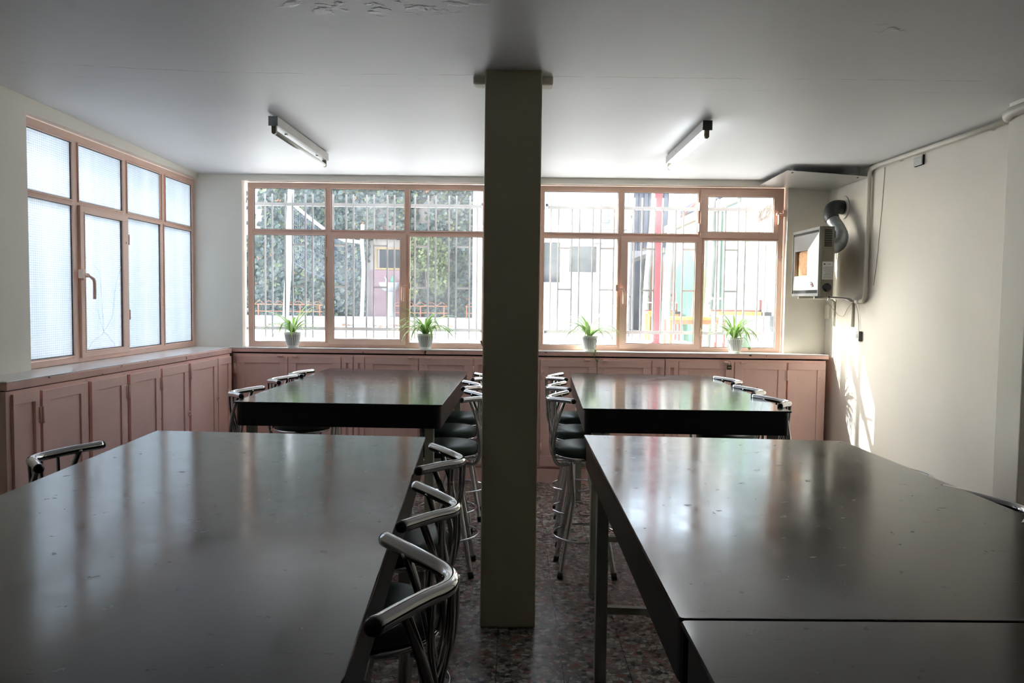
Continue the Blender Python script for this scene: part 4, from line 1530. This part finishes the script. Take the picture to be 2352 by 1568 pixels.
def PZ(px, py, y):
    return 1.55 + (691 - 0.0119 * (1177 - px) - py) * y / 1780.0


# ivy over the yard wall, thinner in a few places
rnd = random.Random(2)
items = []
for i in range(24000):
    x = rnd.uniform(-7.45, -1.05)
    z = rnd.uniform(1.08, 5.3)
    px = 1177 + x * 1780 / 21.7
    py = 691 - 0.0119 * (1177 - px) - (z - 1.55) * 1780 / 21.7
    keep = 1.0
    if 846 < px < 928 and py > 548:
        keep = 0.0
    if 838 < px <= 850 and py > 600:
        keep = 0.0
    if 862 < px < 915 and 450 < py < 548:
        keep = 0.22
    if 955 < px < 1005 and 430 < py < 520 and abs(px - 980 + (py - 470) * 0.25) < 20:
        keep = 0.10
    if px < 604 - 8 * math.sin(py * 0.06) and py < 545:
        keep = 0.03
    if px < 598 and 600 < py < 660:
        keep = 0.35
    if 962 < px < 1000 and 625 < py < 700:
        keep = 0.15
    if rnd.random() > keep:
        continue
    d = rnd.uniform(0.02, 0.30)
    n = (rnd.uniform(-0.6, 0.6), -1, rnd.uniform(0.0, 1.1))
    t = rnd.random()
    if rnd.random() < 0.90:
        t *= 0.86
    items.append(((x, 21.83 - d, z), n, rnd.uniform(0.085, 0.155), t))
for i in range(7000):
    x, z = rnd.uniform(-11.0, -1.15), rnd.uniform(5.2, 9.8)
    items.append(((x, 21.82 - rnd.uniform(0.03, 0.3), z), (rnd.uniform(-0.6, 0.6), -1, rnd.uniform(0.0, 1.1)), rnd.uniform(0.18, 0.30), rnd.random() * 0.86))
tag(leaf_cloud('ivy', MT['ivy'], items), 'dense dark green ivy covering the yard wall', 'ivy', kind='stuff')

# wash basin niche
root = thing('wash_basin', 'white pedestal wash basin against the pink tiles in the yard', 'wash basin', (-3.41, 21.3, 1.075))
MB().lathe([(0.15, 1.075), (0.13, 1.12), (0.095, 1.25), (0.085, 1.60), (0.11, 1.78)], (-3.36, 21.45, 0), 20).build('pedestal', MT['porcelain'], root)
bw = MB().lathe([(0.10, 1.76), (0.20, 1.82), (0.27, 1.92), (0.30, 2.0), (0.30, 2.02), (0.27, 2.02), (0.20, 1.94), (0.05, 1.90)], (0, 0, 0), 28)
bw.v = [(x - 3.39, y * 0.75 + 21.42, z) for x, y, z in bw.v]
bw.build('bowl', MT['porcelain'], root)
MB().tube(smooth_path([(-3.52, 21.60, 2.0), (-3.52, 21.60, 2.16), (-3.52, 21.50, 2.19), (-3.52, 21.45, 2.13)], 5), 0.018, 8).build('tap', MT['chrome'], root)
tag(MB().lathe([(0.045, 2.02), (0.055, 2.04), (0.055, 2.12), (0.02, 2.17), (0.02, 2.21)], (-3.33, 21.58, 0), 14).build('soap_bottle', MT['bottle']),
    'green soap bottle standing on the yard wash basin', 'bottle')
tag(MB().box(-3.98, -2.93, 21.78, 21.84, 1.075, 2.37).build('tile_panel', MT['pink_tile']), 'pink tiled panel behind the wash basin', 'tile panel')
root = thing('mirror', 'dark mirror in a yellow frame above the yard wash basin', 'mirror', (-3.43, 21.8, 2.4))
mb = MB()
bars_frame(mb, lambda u, z, w: (u, 21.84 - w, z), -3.86, -3.0, 2.38, 3.0, (0.05, 0.05, 0.05, 0.05), 0, 0.05)
mb.build('frame', MT['yellow_frame'], root)
MB().box(-3.74, -3.05, 21.81, 21.84, 2.43, 2.95).build('mirror_glass', MT['mirror'], root)


# low orange fence pieces along the terrace
def fence(label, x0, x1, y, posts):
    root = thing('garden_fence', label, 'fence', ((x0 + x1) / 2, y, 1.075), group='low orange garden fences')
    for z in (1.385, 1.205):
        MB().box(x0, x1, y - 0.010, y + 0.010, z - 0.010, z + 0.010).build('rail', MT['orange'], root)
    for x in posts:
        MB().box(x - 0.013, x + 0.013, y - 0.014, y + 0.014, 1.075, 1.375).build('post', MT['orange'], root)
    n = max(1, round((x1 - x0) / 0.27))
    pts = []
    for i in range(n):
        a = x0 + (x1 - x0) * i / n
        st = (x1 - x0) / n
        pts += [(a, y, 1.395), (a + st * 0.35, y, 1.475), (a + st * 0.6, y, 1.475)]
    pts.append((x1, y, 1.395))
    MB().tube(pts, 0.007, 6).build('zigzag', MT['orange'], root)


fence('low orange zigzag fence before the ivy at the far left window', PX(586, 20.7), PX(741, 20.7), 20.7, [PX(594, 20.7), PX(628, 20.7), PX(690, 20.7), PX(735, 20.7)])
fence('low orange zigzag fence right of the wash basin', PX(905, 20.7), PX(1028, 20.7), 20.7, [PX(906, 20.7), PX(966, 20.7), PX(1020, 20.7)])
fence('short orange fence piece beside the white building corner', PX(1070, 20.7), PX(1093, 20.7), 20.7, [PX(1072, 20.7)])

# light green shrub before the ivy
root = thing('shrub', 'yellow-green leafy shrub standing before the ivy', 'shrub', (PX(985, 21.1), 21.1, 1.075))
items = []
for cx, cz, rx, rz, cnt in ((955, 590, 26, 45, 420), (1000, 590, 32, 42, 560), (1008, 640, 24, 36, 380), (975, 560, 30, 22, 300), (950, 640, 14, 45, 160)):
    for i in range(cnt):
        a, r = rnd.uniform(0, 2 * PI), math.sqrt(rnd.random())
        x = PX(cx + rx * r * math.cos(a), 21.1)
        z = PZ(980, cz + rz * r * math.sin(a), 21.1)
        items.append(((x, 21.1 + rnd.uniform(-0.3, 0.25), z), (rnd.uniform(-1, 1), -1, rnd.uniform(0, 1.4)), rnd.uniform(0.05, 0.095), rnd.random()))
leaf_cloud('leaves', MT['shrub'], items, root)
MB().tube(smooth_path([(PX(985, 21.1), 21.1, 1.07), (PX(983, 21.1), 21.1, 1.7), (PX(978, 21.1), 21.1, 2.3), (PX(985, 21.1), 21.1, 2.9)], 5), 0.025, 8).build('stem', MT['stem'], root)

# two limewashed poles and the sagging net between them
rt = thing('net_pole', 'thick white limewashed pole at the leftmost clear window', 'pole', (-4.63, 15.8, ZG))
p = smooth_path([(-4.64, 15.8, ZG), (-4.60, 15.8, 1.5), (-4.55, 15.8, 2.4), (-4.53, 15.8, 3.1), (-4.50, 15.8, 3.74)], 5)
MB().tube(p, [0.065 - 0.001 * (i % 3) for i in range(len(p))], 12).build('trunk', MT['white_trunk'], rt)
rt = thing('net_pole', 'thin white limewashed pole left of the wash basin', 'pole', (-3.91, 20.2, ZG))
p = smooth_path([(-3.93, 20.2, ZG), (-3.90, 20.2, 1.6), (-3.88, 20.2, 2.4), (-3.92, 20.2, 3.0), (-3.90, 20.2, 3.48)], 5)
MB().tube(p, 0.052, 12).build('trunk', MT['white_trunk'], rt)
root = thing('sports_net', 'sagging blue-grey sports net strung between the white poles', 'net', (-4.25, 18.0, 2.6))


def interp(tab, s):
    for (a, va), (b, vb) in zip(tab, tab[1:]):
        if s <= b:
            return va + (vb - va) * (s - a) / (b - a)
    return tab[-1][1]


top = [(0, 3.53), (0.2, 3.32), (0.45, 3.10), (0.7, 2.97), (1.0, 3.02)]
bot = [(0, 2.35), (0.2, 2.15), (0.45, 2.01), (0.75, 1.95), (0.9, 2.10), (1.0, 2.40)]
NP = lambda s, t: (-4.56 + 0.64 * s, 15.86 + 4.3 * s, interp(top, s) * t + interp(bot, s) * (1 - t))
mb = MB()
for j in range(12):
    t = j / 12
    mb.tube([NP(k / 24, t) for k in range(25)], 0.0035 if j else 0.008, 4)
for k in range(1, 44):
    mb.tube([NP(k / 44, t / 6) for t in range(7)], 0.0018, 4)
mb.build('mesh', MT['net'], root)
mb = MB()
for k in range(24):
    a, b = NP(k / 24, 1), NP((k + 1) / 24, 1)
    mb.quadbox([(a[0], a[1] - 0.01, a[2] - 0.04), (b[0], b[1] - 0.01, b[2] - 0.04), (b[0], b[1] + 0.01, b[2] - 0.04), (a[0], a[1] + 0.01, a[2] - 0.04),
                (a[0], a[1] - 0.01, a[2] + 0.045), (b[0], b[1] - 0.01, b[2] + 0.045), (b[0], b[1] + 0.01, b[2] + 0.045), (a[0], a[1] + 0.01, a[2] + 0.045)])
mb.build('top_tape', MT['tape'], root)

# fallen leaves near the kerb
items = []
for i in range(60):
    x = rnd.uniform(-6.5, -1.2)
    y = 20.4 - abs(rnd.gauss(0, 0.9))
    items.append(((x, y, ZG + 0.02), (rnd.uniform(-0.3, 0.3), rnd.uniform(-0.5, 0.1), 1), rnd.uniform(0.08, 0.14), rnd.random()))
tag(leaf_cloud('fallen_leaves', MT['dry_leaf'], items), 'brown fallen leaves scattered on the yard by the kerb', 'leaves', kind='stuff')

# white building with door and window across the yard
root = thing('outbuilding', 'white rendered building with a white door across the yard', 'building', (0.9, 18.0, ZG))
mb = MB()
mb.box(-0.80, 0.62, 17.85, 22.0, ZG, 8.6)
mb.box(0.62, 1.13, 17.85, 22.0, ZG, 1.93)
mb.box(0.62, 1.13, 17.85, 22.0, 2.96, 8.6)
mb.box(1.13, 2.12, 17.85, 22.0, 2.98, 8.6)
mb.box(2.12, 2.62, 17.85, 22.0, ZG, 8.6)
mb.build('wall', MT['white_render'], root)
MB().box(-0.86, 2.66, 17.70, 17.86, 3.20, 3.28).build('ledge', MT['kerb'], root)
MB().box(-0.92, -0.80, 17.75, 17.90, ZG, 8.6).build('corner_pipe', MT['pvc'], root)
mb = MB()
TD = lambda u, z, w: (u, 17.86 - w, z)
bars_frame(mb, TD, 1.13, 2.12, ZG, 2.98, (0.07, 0.09, 0.07, 0.02), -0.12, 0.01)
mb.build('door_frame', MT['pvc'], root)
dm = MB()
bars_frame(dm, TD, 1.21, 2.04, ZG + 0.03, 2.88, (0.09, 0.06, 0.12, 0.10), -0.10, -0.02)
ubox(dm, TD, 1.30, 1.92, 2.10, 2.23, -0.10, -0.02)
ubox(dm, TD, 1.30, 1.92, ZG + 0.10, 2.10, -0.09, -0.035)
for k in range(1, 8):
    ubox(dm, TD, 1.30, 1.92, ZG + 0.10 + k * 0.15, ZG + 0.108 + k * 0.15, -0.09, -0.030)
dd = dm.build('door', MT['pvc'], root)
gm = MB()
ubox(gm, TD, 1.29, 1.93, 2.22, 2.83, -0.08, -0.06)
gm.build('door_pane', MT['dark_glass'], dd)
hm = MB()
ubox(hm, TD, 1.235, 1.265, 1.75, 1.95, -0.02, 0.0)
hm.tube([TD(1.25, 1.88, 0.0), TD(1.25, 1.88, 0.05), TD(1.34, 1.88, 0.05)], 0.014, 8)
hm.build('door_handle', MT['pvc'], dd)
wm = MB()
bars_frame(wm, TD, 0.62, 1.13, 1.93, 2.96, (0.06, 0.06, 0.05, 0.06), -0.10, 0.0)
wf = wm.build('window_frame', MT['pvc'], root)
gm = MB()
ubox(gm, TD, 0.67, 1.09, 1.98, 2.91, -0.08, -0.06)
gm.build('window_pane', MT['dark_glass'], wf)
mb = MB()
mb.lathe([(0.09, 3.35), (0.09, 3.80), (0.12, 3.82), (0.12, 3.98)], (PX(1388, 17.7), 17.74, 0), 14)
tag(mb.build('drain_pipe', MT['grille']), 'short grey vertical pipe stub high on the white building', 'pipe')

# painted boundary wall on the right, with coping
root = thing('painted_wall', 'colourful painted boundary wall on the right of the yard', 'wall', (3.3, 14.5, ZG))
mb = MB()
mb.box(3.20, 3.42, 7.6, 11.0, ZG, 4.7)
mb.box(3.20, 3.42, 11.0, 16.3, ZG, 3.00)
mb.box(3.20, 3.42, 16.3, 20.6, ZG, 2.60)
mb.build('wall_face', MT['mural'], root)
mb = MB()
mb.box(3.15, 3.47, 11.0, 16.3, 3.00, 3.14)
mb.box(3.15, 3.47, 16.3, 20.6, 2.60, 2.70)
mb.build('coping', MT['coping'], root)
root = thing('slatted_fence', 'dark blue-grey slatted fence behind the thin tree trunks', 'fence', (3.6, 21.3, 2.7))
mb = MB()
for k in range(17):
    x = 2.75 + k * 0.135
    mb.box(x, x + 0.10, 21.28, 21.33, 2.75, 5.6)
mb.build('slats', MT['slat'], root)
MB().box(2.70, 5.1, 21.35, 21.5, ZG, 5.5).build('backing', MT['slat'], root)
MB().box(2.66, 5.1, 21.1, 21.28, ZG, 2.95).build('base_wall', MT['render'], root)
root = thing('stair_railing', 'white barred railing with a brown handrail above the painted wall', 'railing', (3.75, 15.5, 3.1))
for k in range(16):
    y = 13.6 + k * 0.22
    MB().box(3.72, 3.75, y, y + 0.03, 3.55 + 0.02 * k, 4.9).build('bar', MT['white_metal'], root)
MB().tube([(3.73, 12.4, 3.95), (3.73, 17.2, 3.45)], 0.05, 8).build('handrail', MT['rust'], root)
MB().box(3.70, 3.80, 13.5, 17.2, 3.46, 3.62).build('beam', MT['slat'], root)
MB().box(3.60, 4.6, 17.2, 17.5, ZG, 4.2).build('end_wall', MT['render'], root)

# red post, pale tree trunks, school benches
root = thing('post', 'tall red square post beside the pale tree trunks', 'post', (2.43, 13.2, ZG))
MB().box(2.38, 2.50, 13.14, 13.26, ZG, 5.2).build('shaft', MT['red'], root)
MB().box(2.34, 2.54, 13.10, 13.30, ZG, ZG + 0.02).build('base_plate', MT['maroon'], root)
for lb, pts, r in (('thin pale tree trunk at the left edge of the handle sash pane', [(2.36, 16.0, ZG), (2.38, 16, 2.2), (2.41, 16, 3.6), (2.45, 16, 6.0)], 0.055),
                   ('slightly bent pale tree trunk just left of the red post', [(2.66, 15.5, ZG), (2.67, 15.5, 1.7), (2.72, 15.5, 2.6), (2.79, 15.5, 3.6), (2.82, 15.5, 6.0)], 0.062),
                   ('thick pale tree trunk just right of the red post', [(2.57, 13.0, ZG), (2.60, 13, 2.0), (2.65, 13, 3.2), (2.68, 13, 6.0)], 0.072),
                   ('pale tree trunk before the green part of the painted wall', [(3.00, 12.0, ZG), (3.05, 12, 1.8), (3.07, 12, 2.4), (3.05, 12, 3.2), (3.08, 12, 6.0)], 0.062)):
    p = smooth_path(pts, 6)
    R = [r * (1.12 - 0.25 * i / len(p)) for i in range(len(p))]
    tag(MB().tube(p, R, 12).build('tree_trunk', MT['birch'], origin=pts[0]), lb, 'tree', 'pale tree trunks in the yard')


def bench(label, x0, x1, y0, y1, zt, legm='orange', stripes=True, back=False):
    root = thing('school_bench', label, 'bench', ((x0 + x1) / 2, (y0 + y1) / 2, ZG), group='painted benches in the yard')
    mb = MB()
    n = 4
    for k in range(n):
        a = y0 + (y1 - y0) * k / n
        mb.box(x0, x1, a, a + (y1 - y0) / n - 0.01, zt - 0.04, zt, (k % 2) if stripes else 0)
    mb.build('top', [MT['yellow'], MT['yellow']], root)
    MB().box(x1 - 0.12, x1 - 0.0, y0 - 0.006, y0, zt - 0.045, zt + 0.002).build('end_stripe', MT['gap'], root)
    for x in (x0 + 0.03, x1 - 0.03):
        for y in (y0 + 0.03, y1 - 0.03):
            MB().box(x - 0.017, x + 0.017, y - 0.017, y + 0.017, ZG, zt - 0.04).build('leg', MT[legm] if (x < (x0 + x1) / 2 or legm == 'pvc') else MT['maroon'], root)
    MB().box(x0 + 0.05, x1 - 0.05, y0 + 0.02, y0 + 0.04, zt - 0.10, zt - 0.04).build('apron', MT[legm], root)
    if back:
        MB().box(x0, x1, y1 - 0.03, y1, zt, zt + 0.02).build('back_edge', MT['maroon'], root)
        MB().box(x1 - 0.03, x1, y1 - 0.03, y1, zt, zt + 0.15).build('back_post', MT['maroon'], root)
        MB().box(x0, x1, y1 - 0.03, y1 - 0.005, zt + 0.15, zt + 0.175).build('back_rail', MT['pvc'], root)


bench('yellow-orange bench with orange and maroon legs, in front of the trunks', 2.17, 2.96, 10.7, 11.2, 1.356)
bench('yellow bench with a maroon back post behind the red post', 2.50, 3.12, 14.3, 14.7, 1.39, 'yellow', back=True)
bench('yellow bench behind the rightmost spider plant', 2.50, 3.14, 9.4, 9.8, 1.45, 'pvc', back=True)
